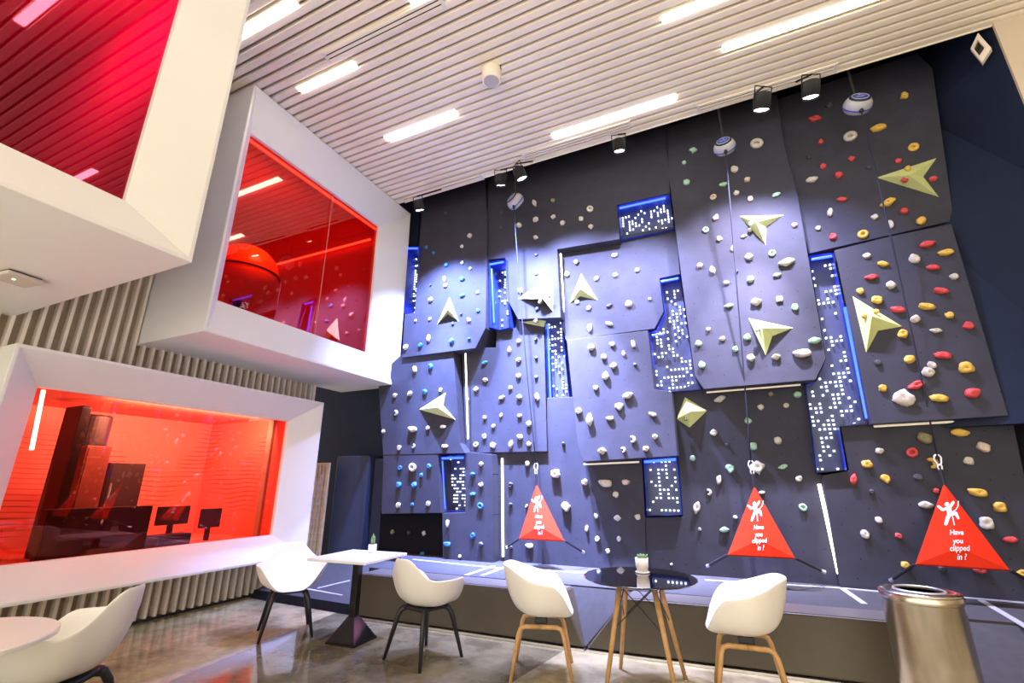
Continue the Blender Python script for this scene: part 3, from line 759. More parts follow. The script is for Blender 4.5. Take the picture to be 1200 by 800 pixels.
def gate(apex, left, right, al, ar, label, skew=0.0):
    YA, YB = 5.93, 5.62
    A, Lf, Rt = onY(*apex, YA), onY(*left, YB), onY(*right, YB)
    t = root('belay_gate', A, label, 'belay gate', 'red belay gates at the foot of the climbing wall')
    nrm = (Lf - A).cross(Rt - A).normalized()
    if nrm.y > 0: nrm = -nrm
    cen = (0.2, 0.4, 0.4); bul = 0.05
    def S(b, off=0.0):
        # height of the padded surface: pyramid over the triangle
        h = min(b[i] / cen[i] for i in range(3)) * bul
        return A * b[0] + Lf * b[1] + Rt * b[2] + nrm * (h + off) - A
    bm = B()
    v = [bm.verts.new(S(x)) for x in ((1, 0, 0), (0, 1, 0), (0, 0, 1))]
    c = bm.verts.new(S(cen))
    vb = [bm.verts.new(S(x) - nrm * 0.03) for x in ((1, 0, 0), (0, 1, 0), (0, 0, 1))]
    for i in range(3):
        bm.faces.new((v[i], v[(i + 1) % 3], c)); bm.faces.new((v[i], vb[i], vb[(i + 1) % 3], v[(i + 1) % 3]))
    bm.faces.new(vb)
    bevel_mod(build('tarpaulin', bm, M_red, t), 0.008, 2)
    def put(name, bm):
        if bm.faces:
            bmesh.ops.subdivide_edges(bm, edges=[e for e in bm.edges if e.calc_length() > 25], cuts=2, use_grid_fill=True)
        for v in bm.verts:
            v.co = S(bary(v.co.xy), 0.004)
        build(name, bm, M_print, t)
    put('climber_emblem', climber_bm())
    for s, cx, cy, hg in (('Have', 407, 437, 30), ('you', 415, 487, 30), ('clipped', 425, 528, 30), ('in ?', 441, 572, 30)):
        put('lettering', text_bm(s, cx, cy, hg))
    for e, b in ((al, Lf), (ar, Rt)):
        q = onY(*e, 6.0)
        s = B(); tube(s, [b - A + Vector((0, 0.015, 0)), (b + (q - b) * 0.88) - A], 0.014, 8)
        st = build('strap', s, M_strap, t)
        s = B(); d = (q - b) * 0.12
        tube(s, [b + (q - b) * 0.86 - A, q - A], [0.012, 0.02], 8)
        build('clip', s, M_carab, st)
    s = B(); tube(s, [Vector((0, 0.0, -0.01)), Vector((0, 0.0, 0.13))], 0.016, 8)
    build('top_loop', s, M_strap, t)
    return A
gA = gate((628.5, 567), (608, 631), (661, 633.5), (594, 641), (684, 647), 'leftmost and smallest looking red triangular gate asking have you clipped in')
gB = gate((884, 569), (852.5, 650), (932, 654), (829, 663), (966, 670), 'red triangular gate in the middle asking have you clipped in')
gC = gate((1106.5, 566), (1073, 661), (1184, 668), (1044, 680), (1212, 684), 'rightmost and largest looking red triangular gate asking have you clipped in')
def carabiner_bm(r=0.03):
    bm = B(); pts = []
    for i in range(17):
        a = 2 * math.pi * i / 16
        pts.append((r * math.cos(a) * (1.0 if math.sin(a) > 0 else 0.75), 0, r * 1.7 * math.sin(a)))
    tube(bm, pts, 0.0085, 6, cap=False)
    return bm
def rope(px, top, A, label, cpx):
    # hangs from the device to the carabiner above the gate
    P0 = top; P1 = A + Vector((0, 0, 0.13))
    cz = onY(*cpx, P1.y).z; 
    t = root('belay_rope', P0, label, 'rope', 'belay ropes on the climbing wall')
    pts = [P0 + (P1 + Vector((0, 0, 0.12)) - P0) * (i / 12) + Vector((0, -0.05 * math.sin(math.pi * i / 12), 0)) - P0 for i in range(13)]
    build('line', tube(B(), pts, 0.008, 8), M_rope, t, smooth=True)
    c = build('carabiner', carabiner_bm(), M_carab, t, smooth=True); c.location = pts[-1] + Vector((0, 0, -0.035))
    c2 = build('carabiner', carabiner_bm(0.018), M_carab, t, smooth=True); c2.location = pts[-1] + Vector((0, 0, -0.105))
    return t
def device(px, Y, rpx, yaw, label):
    c = onY(*px, Y)
    r = rpx * depth(c) / FPX
    t = root('auto_belay_device', c, label, 'auto belay device', 'auto belay devices hanging at the top of the wall')
    M = Matrix.Rotation(R(yaw), 4, 'Z') @ Matrix.Rotation(R(62), 4, 'X')
    prof = [(0.0, 0.62), (0.62, 0.60), (0.80, 0.50), (0.93, 0.30), (1.0, 0.05), (0.97, -0.25), (0.80, -0.52), (0.0, -0.6)]
    b = B(); lathe(b, [(a * r, z * r) for a, z in prof], 32, M); build('housing', b, M_devw, t, smooth=True)
    b = B(); lathe(b, [(0.0, 0.665 * r), (0.70 * r, 0.645 * r), (0.74 * r, 0.55 * r)], 32, M); build('black_face', b, M_blackpl, t, smooth=True)
    b = B(); lathe(b, [(0.0, 0.70 * r), (0.55 * r, 0.68 * r), (0.58 * r, 0.60 * r)], 32, M); d = build('blue_label', b, M_devb, t)
    b = B(); tube(b, [M @ Vector((0.57 * r * math.cos(2 * math.pi * i / 24), 0.57 * r * math.sin(2 * math.pi * i / 24), 0.68 * r)) for i in range(25)], 0.035 * r, 6, cap=False)
    build('label_ring', b, M_devw, d)
    b = B()
    for (x0, y0, x1, y1) in ((-.34, .04, -.10, .04), (-.02, .04, .34, .04), (-.26, -.12, .26, -.12), (0, .15, 0, .38), (0, .38, .12, .28)):
        tube(b, [M @ Vector((x0 * r, y0 * r, .70 * r)), M @ Vector((x1 * r, y1 * r, .70 * r))], 0.025 * r, 6)
    build('label_mark', b, M_devw, d)
    b = B(); lathe(b, [(1.005 * r, -0.10 * r), (1.02 * r, -0.15 * r), (1.005 * r, -0.20 * r)], 32, M); build('blue_band', b, M_devb, t, smooth=True)
    b = B(); tube(b, [(0.0, -0.06, -0.70 * r), (0, -0.06, -1.02 * r)], 0.17 * r, 10); build('line_outlet', b, M_blackpl, t, smooth=True)
    b = B(); tube(b, [(0, 0.01, 0.7 * r), (0, 0.01, 7.5 - c.z)], 0.016, 8); build('hanger', b, M_blackpl, t)
    return c + Vector((0, -0.06, -1.0 * r))
d1 = device((604, 236), 5.74, 10.5, -28, 'leftmost hanging auto belay device with a blue round label')
d2 = device((849, 172), 5.72, 12.0, -8, 'middle hanging auto belay device with a blue round label, above the tall panel')
d3 = device((1005, 123), 5.74, 14.5, 12, 'rightmost hanging auto belay device with a blue round label, in the dark')
rope(None, d1, gA, 'thin belay rope running down from the leftmost device to its red gate', (629, 545))
rope(None, d2, gB, 'thin belay rope running down the tall panel to the middle red gate', (886, 545))
rope(None, d3, gC, 'thin belay rope running down the right panel to the rightmost red gate', (1101, 540))

# rail and spotlights in the well
build('light_rail', tube(B(), [(-4.9, 5.86, 6.42), (3.1, 5.86, 6.42)], 0.02, 8), M_black, label='thin black pipe running along the dark well above the climbing wall', cat='rail')
def spotlight(px, Y, r, label, on=True, energy=None, col=(0.54, 0.57, 1.0), tgt=None, ang=95, low=None):
    c = onY(*px, Y)
    t = root('spotlight', c, label, 'spotlight', 'spotlights above the climbing wall')
    a = tgt - c
    q = (-a).to_track_quat('Z', 'Y')
    M = q.to_matrix().to_4x4()
    b = B(); lathe(b, [(0.55 * r, 2.2 * r), (r, 2.0 * r), (r, 0.02), (0.93 * r, 0.0), (0.90 * r, 0.03), (0.9 * r, 0.06)], 24, M); build('housing', b, M_matblack, t, smooth=True)
    b = B(); lathe(b, [(0.0, 0.022), (0.88 * r, 0.022)], 24, M); build('lens', b, M_lens if on else M_blkglass, t)
    b = B(); tube(b, [M @ Vector((-1.1 * r, 0, 1.1 * r)), M @ Vector((-1.1 * r, 0, 2.9 * r)), M @ Vector((1.1 * r, 0, 2.9 * r)), M @ Vector((1.1 * r, 0, 1.1 * r))], 0.008, 6)
    build('yoke', b, M_matblack, t)
    top = M @ Vector((0, 0, 2.9 * r))
    b = B(); tube(b, [top, Vector((top.x, 5.86 - c.y, 6.42 - c.z))], 0.012, 6); build('stem', b, M_matblack, t)
    if on:
        l = lamp('spot', 'SPOT', c + (M @ Vector((0, 0, -0.03))), energy or SPOT_W, col, 0.06, blend=1.0, ang=ang)
        l.rotation_mode = 'QUATERNION'; l.rotation_quaternion = q
        if low:
            a2 = (low[0] - c).to_track_quat('-Z', 'Y')
            l2 = lamp('spot_core', 'SPOT', c + (M @ Vector((0, 0, -0.03))), low[1], col, 0.05, blend=1.0, ang=low[2])
            l2.rotation_mode = 'QUATERNION'; l2.rotation_quaternion = a2
spotlight((492, 247), 5.10, 0.078, 'leftmost lit spotlight, beside the middle projecting box', tgt=Vector((-3.9, 6.05, 3.0)), energy=SPOT_W * 1.0, low=(Vector((-3.7, 6.0, 1.2)), 4600, 36), col=(0.30, 0.40, 1.0))
spotlight((587, 218), 5.10, 0.078, 'lit spotlight left of the leftmost belay device', tgt=Vector((-2.9, 6.05, 3.0)), energy=SPOT_W * 1.0, low=(Vector((-2.4, 6.0, 1.2)), 7500, 38), col=(0.35, 0.43, 1.0))
spotlight((612, 210), 5.10, 0.083, 'lit spotlight just above the leftmost belay device', tgt=Vector((-1.5, 6.05, 3.0)), energy=SPOT_W * 0.7, low=(Vector((-1.4, 6.0, 1.2)), 7500, 38), col=(0.48, 0.52, 1.0))
spotlight((892, 130), 5.10, 0.092, 'lit spotlight between the middle and right belay devices', tgt=Vector((0.25, 6.05, 3.0)), energy=SPOT_W * 0.40, low=(Vector((0.3, 5.98, 2.6)), 2000, 34), col=(0.74, 0.70, 1.0))
spotlight((726, 178), 5.10, 0.078, 'spotlight left of the tall panel facing the wall, against the dark', tgt=Vector((-1.0, 6.05, 2.4)), energy=SPOT_W * 0.55, col=(0.54, 0.57, 1.0))
spotlight((950, 115), 5.10, 0.087, 'spotlight left of the rightmost belay device facing the wall', tgt=Vector((0.95, 6.05, 2.9)), energy=SPOT_W * 0.15, col=(0.48, 0.52, 1.0))

# flood lamp with a square ring frame on the right jamb
t = root('wall_bracket', (2.93, 5.74, 5.97), 'small pale square wall lamp with a dark centre on the right dark wall', 'wall lamp')
bm = B()
P4 = [onY(1146, 38, 5.70), onY(1162, 56, 5.66), onY(1150.5, 73.5, 5.70), onY(1137, 57, 5.74)]
cc = sum(P4, Vector()) / 4
o_ = [p - t.location for p in P4]; i_ = [cc + (p - cc) * 0.52 - t.location for p in P4]
i_ = [p + Vector((-0.012, 0, 0.01)) for p in i_]
dn = Vector((0.03, 0.06, 0))
vo = [bm.verts.new(p) for p in o_]; vi = [bm.verts.new(p) for p in i_]; vo2 = [bm.verts.new(p + dn) for p in o_]; vi2 = [bm.verts.new(p + dn) for p in i_]
for k in range(4):
    j = (k + 1) % 4
    bm.faces.new((vo[k], vo[j], vi[j], vi[k])); bm.faces.new((vo2[k], vo2[j], vi2[j], vi2[k]))
    bm.faces.new((vo[k], vo[j], vo2[j], vo2[k])); bm.faces.new((vi[k], vi[j], vi2[j], vi2[k]))
bevel_mod(build('frame', bm, M_slat, t), 0.006, 2)
bm = B(); bm.faces.new([bm.verts.new(p + dn * 0.7) for p in i_]); build('face', bm, M_blkglass, t)
bm = B(); tube(bm, [cc - t.location + dn, cc - t.location + Vector((0.12, 0.22, 0))], 0.03, 8); build('arm', bm, M_blackpl, t)

# ================================================================== CEILING FITTINGS
def ceiling_light(x0, x1, y, label):
    t = root('ceiling_light', ((x0 + x1) / 2, y, CZ), label, 'ceiling light', 'light bars set in the slatted ceiling')
    L = (x1 - x0) / 2
    build('diffuser', box(B(), -L + .01, L - .01, -0.045, 0.045, -0.012, 0.02, 0.004), M_lamp, t)
    build('housing', box(B(), -L, L, -0.058, 0.058, 0.005, 0.09), M_cslat, t)
def px_light(a, b, label, x0=None, x1=None):
    A, Bq = onz(*a, CZ), onz(*b, CZ)
    ceiling_light(x0 if x0 is not None else A.x, x1 if x1 is not None else Bq.x, (A.y + Bq.y) / 2, label)
px_light((352, 107), (415, 73), 'light bar above the middle projecting box, nearest the box on the ceiling')
px_light((453, 164), (535, 131), 'light bar left of centre between the round ceiling speaker and middle box')
px_light((647, 160), (793, 113), 'long light bar nearest the climbing wall')
px_light((846, 57), (1020, -2), 'longest light bar at the upper right of the ceiling', x1=2.05)
px_light((282, 40), (345, 0), 'light bar at the top left partly behind the upper projecting box', x0=-4.55)
px_light((775, 22), (850, -5), 'short light bar at the top edge right of centre', x1=0.75)
px_light((480, 3), (515, -8), 'light bar just peeping in at the top edge left of centre', x1=-1.4)
k = 0
for y in (-5.0, -3.4, -1.8, -0.2, 1.2):
    for x in (-3.6, -1.2, 1.2, 3.8):
        k += 1
        ceiling_light(x - 0.6 + 0.15 * (k % 3), x + 0.6, y, 'light bar in the ceiling behind the viewer')
for x, y in ((4.2, 4.3), (4.4, 2.9), (2.2, 2.9)):
    ceiling_light(x - 0.6, x + 0.6, y, 'light bar in the ceiling out of view to the right')
def vent(a, b, label):
    A, Bq = onz(*a, CZ), onz(*b, CZ)
    y = (A.y + Bq.y) / 2; L = (Bq.x - A.x) / 2
    t = root('ceiling_vent', ((A.x + Bq.x) / 2, y, CZ), label, 'air vent', 'linear air vents in the slatted ceiling')
    build('slot', box(B(), -L + .01, L - .01, -0.04, 0.04, -0.004, 0.02), M_blackpl, t)
    for yy in (-0.05, 0.0, 0.05):
        bm = B(); box(bm, -L, L, yy - 0.017, yy + 0.017, -0.014, 0.02, 0.003); build('blade', bm, M_cslat, t)
    bm = B(); box(bm, -L - 0.03, -L, -0.07, 0.07, -0.014, 0.02); build('end_cap', bm, M_white, t)
    bm = B(); box(bm, L, L + 0.03, -0.07, 0.07, -0.014, 0.02); build('end_cap', bm, M_white, t)
vent((385, 68), (515, 0), 'slot vent at the top left of the ceiling above the middle box')
vent((478, 238), (560, 203), 'slot vent at the left end of the ceiling edge, by the middle box')
vent((615, 183), (737, 145), 'slot vent at the middle of the ceiling edge, in front of the wall')
vent((820, 128), (978, 78), 'slot vent at the right end of the ceiling edge, in front of the wall')
p = onz(576, 90, CZ - 0.1)
t = root('ceiling_speaker', (p.x, p.y, CZ), 'round cream speaker hanging under the slatted ceiling', 'speaker')
b = B(); lathe(b, [(0.0, -0.17), (0.10, -0.17), (0.115, -0.155), (0.12, 0.0)], 32); build('body', b, M_cslat, t, smooth=True)
bevel_mod(t.children[0], 0.004)
b = B(); lathe(b, [(0.0, -0.176), (0.09, -0.174), (0.095, -0.168)], 32); build('grille', b, mat('grille', (0.50, 0.45, 0.39), 0.6, var=0.2, vscale=150), t)
b = B(); box(b, 0.09, 0.12, -0.01, 0.03, -0.02, 0.09); build('bracket', b, M_blackpl, t)

p = onz(21, 323, 2.97)
t = root('wireless_router', (p.x, p.y, 2.97), 'flat pale network unit with a green light under the upper projecting box', 'network unit', rz=R(8))
b = B(); box(b, -0.125, 0.125, -0.115, 0.115, -0.045, -0.012, 0.014); build('case', b, mat('router_plastic', (0.62, 0.54, 0.45), 0.5, var=0.02), t)
b = B(); box(b, -0.10, 0.10, -0.10, 0.10, -0.014, 0.0); build('mount', b, M_blackpl, t)
b = B(); lathe(b, [(0.0, -0.050), (0.009, -0.049), (0.010, -0.043)], 12); o = build('status_light', b, M_ledg, t); o.location = (0.03, -0.03, 0)

# ================================================================== MATS AND FOAM BLOCKS AT THE FOOT OF THE WALL
ZM = 0.45
def yfront(x): return 4.58 + 0.055 * max(0, x + 2.2)
def foam_block(xa_b, xa_t, xb_b, xb_t, label):
    """trapezoid block: bottom and top x of its two ends"""
    cx = (xa_b + xb_b) / 2
    t = root('foam_block', (cx, yfront(cx), 0), label, 'foam block', 'brown vinyl foam blocks along the mat')
    o = t.location
    dep = 0.34
    def P(x, z, back=0.0): return Vector((x, yfront(x) + back - (0.03 if z < 0.1 else 0), z)) - o
    n = 12
    bm = B()
    fr = [P(xa_b, 0.03), P(xb_b, 0.03), P(xb_t, ZM), P(xa_t, ZM)]
    bk = [q + Vector((0, dep, 0)) for q in fr]
    prism(bm, fr, bk)
    bevel_mod(build('cover', bm, [M_vinyl], t), 0.018, 3)
    bm = B()
    prism(bm, [P(xa_t + .015, ZM + 0.004, 0.02), P(xb_t - .015, ZM + 0.004, 0.02), P(xb_t - .015, ZM + 0.004, dep - .01), P(xa_t + .015, ZM + 0.004, dep - .01)],
          [P(xa_t + .015, ZM - 0.01, 0.02), P(xb_t - .015, ZM - 0.01, 0.02), P(xb_t - .015, ZM - 0.01, dep - .01), P(xa_t + .015, ZM - 0.01, dep - .01)])
    build('lit_top', bm, M_vinyl_lit, t)  # top face of the same vinyl, brightness painted in by a lighter sheet
    bm = B(); prism(bm, [P(xa_b, 0.0), P(xb_b, 0.0), P(xb_b, 0.02), P(xa_b, 0.02)], [q + Vector((0, 0.05, 0)) for q in [P(xa_b, 0.0), P(xb_b, 0.0), P(xb_b, 0.02), P(xa_b, 0.02)]])
    tr = build('base_trim', bm, M_alu, t); tr.location = (0, -0.012, 0)
    bm = B(); tube(bm, [P(xa_t + .02, ZM - 0.003, -0.004), P(xb_t - .02, ZM - 0.003, -0.004)], 0.006, 6); build('piping', bm, M_vinyl_lit, t)
foam_block(-4.12, -4.02, -1.40, -1.60, 'long brown vinyl foam block on the left, behind the square table')
foam_block(-1.38, -1.02, 1.24, 1.20, 'brown vinyl foam block on the right, between the round table and the steel bin')
# carpeted mat platform, with ramps in the notch, at the left and at the right
t = root('crash_mat', (-1.0, 5.5, 0), 'grey carpeted crash mat covering the floor at the foot of the climbing wall', 'crash mat')
o = t.location
def shift(L): return [Vector(p) - o for p in L]
bm = B(); a = shift([(-4.2, 4.93, ZM), (1.25, 5.10, ZM), (3.2, 5.12, ZM), (3.2, 6.30, ZM), (-5.0, 6.30, ZM), (-4.2, 5.6, ZM)]); prism(bm, a, [p - Vector((0, 0, 0.43)) for p in a]); build('deck', bm, M_carpet, t)
bm = B(); a = shift([(-1.40, 4.63, 0.03), (-1.02, 4.95, ZM), (-1.62, 4.95, ZM)]); prism(bm, a, shift([(-1.40, 4.9, 0.02), (-1.02, 4.97, 0.02), (-1.62, 4.97, 0.02)])); build('notch_ramp', bm, M_carpet, t)
bm = B(); a = shift([(-5.9, 4.74, 0.10), (-4.13, 4.66, 0.10), (-4.13, 6.38, ZM), (-5.9, 6.38, ZM)]); prism(bm, a, [Vector((p.x, p.y, -0.0)) for p in a]); build('left_ramp', bm, M_carpet, t)
bm = B(); a = shift([(-5.92, 4.70, 0.005), (-4.13, 4.63, 0.005), (-4.13, 4.66, 0.098), (-5.92, 4.73, 0.098)]); prism(bm, a, [p + Vector((0, 0.01, 0)) for p in a]); build('kick_edge', bm, M_black, t)
bm = B(); a = shift([(1.27, 4.35, 0.02), (4.0, 4.3, 0.02), (4.0, 5.14, ZM), (1.27, 5.14, ZM)]); prism(bm, a, [Vector((p.x, p.y, 0)) for p in a]); build('right_ramp', bm, M_carpet, t)
def tape(pts, wd, z=ZM, label=None):
    P = [onz(x, y, z + 0.004) for x, y in pts]
    bm = B()
    for a, b in zip(P[:-1], P[1:]):
        d = (b - a); d.z = 0; d.normalize(); n = Vector((-d.y, d.x, 0)) * wd / 2
        L = [a + n, b + n, b - n, a - n]
        prism(bm, L, [q - Vector((0, 0, 0.006)) for q in L])
    build('floor_tape', bm, M_tape, label=label, cat='tape line', group='white tape lines on the grey mat')
tape([(484, 655), (585, 665.5)], 0.05, label='white tape line at the left foot of the wall, behind the second chair')
tape([(546, 673.5), (579, 662.5)], 0.05, label='left of the two slanting white tape stubs by the leftmost gate')
tape([(565, 674), (592, 664)], 0.05, label='right of the two slanting white tape stubs by the leftmost gate')
tape([(592, 663.5), (691, 671)], 0.10, label='broad pale tape line below the leftmost red gate')
tape([(826, 679), (987, 688.5), (1034, 693)], 0.05, label='white tape line below the middle red gate, ending at the bin')
tape([(987, 689), (1013, 707)], 0.05, label='short slanting white tape line left of the steel bin')
tape([(1112, 698), (1215, 707)], 0.05, label='white tape line right of the bin along the wall foot')
tape([(1150, 703), (1210, 738)], 0.05, label='slanting white tape line right of the steel bin')
def ramp_pt(x, y):
    d = ray(x, y); s = (ZM - 0.10) / (6.38 - 4.70); z0 = 0.10 - s * 4.70
    # z = z0 + s*Y
    k = (z0 - CAM_H) / (d.z - s * d.y); return CP + d * k + Vector((0, 0, 0.004))
def ramp_tape(a, b, wd, label):
    A, Bq = ramp_pt(*a), ramp_pt(*b); d = (Bq - A).normalized(); n = d.cross(Vector((0, 0, 1))).normalized() * wd / 2
    L = [A + n, Bq + n, Bq - n, A - n]; build('floor_tape', prism(B(), L, [q - Vector((0, 0, .007)) for q in L]), M_tape, label=label, cat='tape line', group='white tape lines on the grey mat')
ramp_tape((360, 690), (402, 697), 0.05, 'white tape line on the left ramp running toward the square table leg')
ramp_tape((372, 689), (410, 680), 0.05, 'white tape line on the left ramp slanting up toward the wall')

# blue padded blocks and the lattice screen in the alcove
t = build('wall_pad', box(B(), -5.98, -5.30, 6.0, 6.4, 0.38, 1.87), M_pad, label='dark blue padded block beside the lattice screen', cat='wall pad', group='blue wall pads'); bevel_mod(t, 0.015)
t = build('wall_pad', box(B(), -5.28, -4.96, 6.12, 6.4, 0.40, 1.82), M_pad, label='narrow dark blue padded block next to the climbing wall', cat='wall pad', group='blue wall pads'); bevel_mod(t, 0.015)
t = root('lattice_screen', (-6.2, 5.86, 0.0), 'pale wooden lattice screen standing behind the lowest projecting box', 'screen')
build('paper', box(B(), -0.5, 0.18, 0.012, 0.02, 0.05, 1.72), M_paper, t)
bm = B()
for i in range(10): box(bm, -0.5 + i * 0.075, -0.494 + i * 0.075, 0.0, 0.014, 0.05, 1.72)
for i in range(15): box(bm, -0.5, 0.18, 0.0, 0.014, 0.12 + i * 0.108, 0.126 + i * 0.108)
build('lattice', bm, mat('lattice_wood', (0.46, 0.38, 0.31), 0.6, var=0.1), t)
bm = B(); box(bm, 0.165, 0.205, -0.01, 0.03, 0.02, 1.76); box(bm, -0.55, -0.5, -0.01, 0.03, 0.02, 1.76); box(bm, -0.5, 0.165, -0.01, 0.03, 1.72, 1.76); box(bm, -0.5, 0.165, -0.01, 0.03, 0.02, 0.06)
build('frame', bm, M_wood, t)

# ================================================================== THINGS BEHIND THE RED PANES
p = onX(287, 322, -6.0)
t = root('globe', (-6.0, p.y, 3.25), 'big orange ball with a dark seam behind the middle red pane', 'ball')
r = 0.44; zc = p.z - 3.25
b = B(); bmesh.ops.create_uvsphere(b, u_segments=40, v_segments=24, radius=r); bmesh.ops.translate(b, vec=(0, 0, zc), verts=b.verts); build('sphere', b, M_ball, t, smooth=True)
b = B(); tube(b, [((r + .003) * math.cos(2 * math.pi * i / 40), (r + .003) * math.sin(2 * math.pi * i / 40), zc) for i in range(41)], 0.011, 6, cap=False); build('seam', b, M_darkcab, t)
b = B(); lathe(b, [(0.3, 0.0), (0.3, 0.03), (0.08, 0.06), (0.08, zc - r + 0.02)], 24); build('stand', b, M_darkcab, t, smooth=True)
def cove(pts, label, m=M_pinkled, r=0.02):
    build('cove_light', tube(B(), pts, r, 8), m, label=label, cat='cove light', group='cove lights behind the red panes')
cove([(-5.17, 3.0, 5.70), (-5.17, 5.5, 5.70)], 'pinkish light strip along the head of the middle pane')
cove([(-8.4, 5.54, 5.55), (-5.3, 5.54, 5.55)], 'red cove light along the far right wall behind the middle pane')
cove([(-8.54, 3.4, 4.3), (-8.54, 5.3, 4.3)], 'low red cove light on the back wall behind the middle pane')
t = build('tube_light', tube(B(), [onX(37, 527, -5.98), onX(51, 457, -5.98)], 0.018, 8), M_tube, label='upright white tube lamp at the left edge of the lowest red pane', cat='tube lamp')
def cab(pix, X, dX, m, label, name='cabinet', rib=False, ybot=None):
    """upright block whose face on the plane X spans the pixel rectangle (x0,y0,x1,y1)"""
    x0, y0, x1, y1 = pix
    a, b = onX(x0, y1, X), onX(x1, y0, X)
    zb = 0.70 if ybot is None else ybot
    t = root(name, (X, (a.y + b.y) / 2, zb), label, 'cabinet' if name != 'monitor' else 'monitor', None)
    hy = (b.y - a.y) / 2; h = b.z - zb
    build('body', box(B(), -dX, 0, -hy, hy, 0, h, 0.008), m, t)
    if rib:
        bm = B(); n = 8
        for i in range(n): box(bm, 0, 0.018, -hy + (2 * i + .3) * hy / n, -hy + (2 * i + 1.5) * hy / n, 0.03, h - 0.03)
        build('ribs', bm, m, t)
    else:
        bm = B(); box(bm, 0, 0.012, -hy + .02, hy - .02, 0.05, h - .03); build('door', bm, m, t)
    return t
cab((52, 476, 108, 640), -6.25, 0.35, M_darkcab, 'tall dark ribbed cabinet at the left behind the lowest red pane', rib=True)
cab((84, 523, 132, 592), -6.55, 0.35, M_browncab, 'mid height brown cabinet right of the tall dark ribbed one', )
cab((118, 543, 172, 592), -6.75, 0.3, M_darkcab, 'lower dark cabinet right of the brown one behind the pane')
cab((45, 592, 180, 640), -6.05, 0.1, M_darkcab, 'low dark counter in front of the cabinets behind the lowest pane')
cab((181, 624, 225, 640), -6.0, 0.2, M_darkcab, 'lowest dark cabinet under the left monitor behind the pane')
def monitor(pix, X, label):
    x0, y0, x1, y1 = pix
    a, b = onX(x0, y1, X), onX(x1, y0, X); c = (a + b) / 2
    t = root('monitor', (X, c.y, 0.70), label, 'monitor', 'dark monitors behind the lowest red pane')
    hy = (b.y - a.y) / 2; hz = (b.z - a.z) / 2; zc = c.z - 0.70
    build('screen', box(B(), -0.02, 0.02, -hy, hy, zc - hz, zc + hz, 0.006), M_darkcab, t)
    build('stand', box(B(), -0.03, 0.0, -0.03, 0.03, 0.012, zc - hz), M_darkcab, t)
    build('foot', box(B(), -0.10, 0.08, -0.10, 0.10, 0, 0.015), M_darkcab, t)
monitor((181, 592, 223, 616), -6.4, 'left of the two dark monitors behind the lowest red pane')
monitor((232, 595, 260, 619), -6.4, 'right, narrower of the two dark monitors behind the lowest red pane')
p = onX(120, 510, -6.5)
t = root('drum', (-6.73, p.y, onX(108, 523, -6.55).z), 'dark upright drum standing on the brown cabinet behind the pane', 'drum')
hh = onX(120, 486, -6.6).z - t.location.z
b = B(); lathe(b, [(0.0, 0.0), (0.155, 0.0), (0.155, hh - .02), (0.14, hh), (0.0, hh)], 28); build('body', b, M_darkcab, t)
b = B(); lathe(b, [(0.165, 0.0), (0.168, 0.025), (0.155, 0.03)], 28); build('rim', b, M_blackpl, t)

# ================================================================== FURNITURE
def sm(a, b, x):
    u = max(0, min(1, (x - a) / (b - a))); return u * u * (3 - 2 * u)
def shell_bm(kind):
    bm = B(); NP, NT = 56, 14
    c = bm.verts.new((0, 0.0, 0.425)); rows = []
    for j in range(1, NT + 1):
        t = j / NT * math.pi / 2; row = []
        for i in range(NP):
            ph = 2 * math.pi * i / NP - math.pi        # 0 = back, +-pi = front
            a = abs(ph) / math.pi * 180
            if kind == 'daw':
                h = 0.82 - 0.165 * sm(14, 64, a) - 0.225 * sm(114, 160, a)
                rr = 0.265 + 0.055 * sm(30, 85, a) - 0.055 * sm(120, 170, a)
            else:
                h = 0.80 - 0.115 * sm(25, 105, a) - 0.240 * sm(104, 156, a)
                rr = 0.275 + 0.03 * sm(40, 90, a) - 0.055 * sm(120, 175, a)
            f = math.sin(t) ** 0.58; g = (1 - math.cos(t)) ** 1.22
            if a > 140: g = g ** 1.6
            r = rr * f
            if kind == 'daw': r += 0.022 * (j / NT) ** 7 * sm(25, 70, a) * (1 - sm(135, 165, a))
            else: r += 0.010 * (j / NT) ** 6
            z = 0.425 + (h - 0.425) * g
            y = r * math.cos(ph); x = r * math.sin(ph)
            if a < 90: y += 0.035 * g * math.cos(ph)           # back leans
            row.append(bm.verts.new((x, y + 0.0, z)))
        rows.append(row)
    for i in range(NP): bm.faces.new((c, rows[0][i], rows[0][(i + 1) % NP]))
    for a, b in zip(rows[:-1], rows[1:]):
        for i in range(NP): bm.faces.new((a[i], b[i], b[(i + 1) % NP], a[(i + 1) % NP]))
    return bm
SHELL = {}
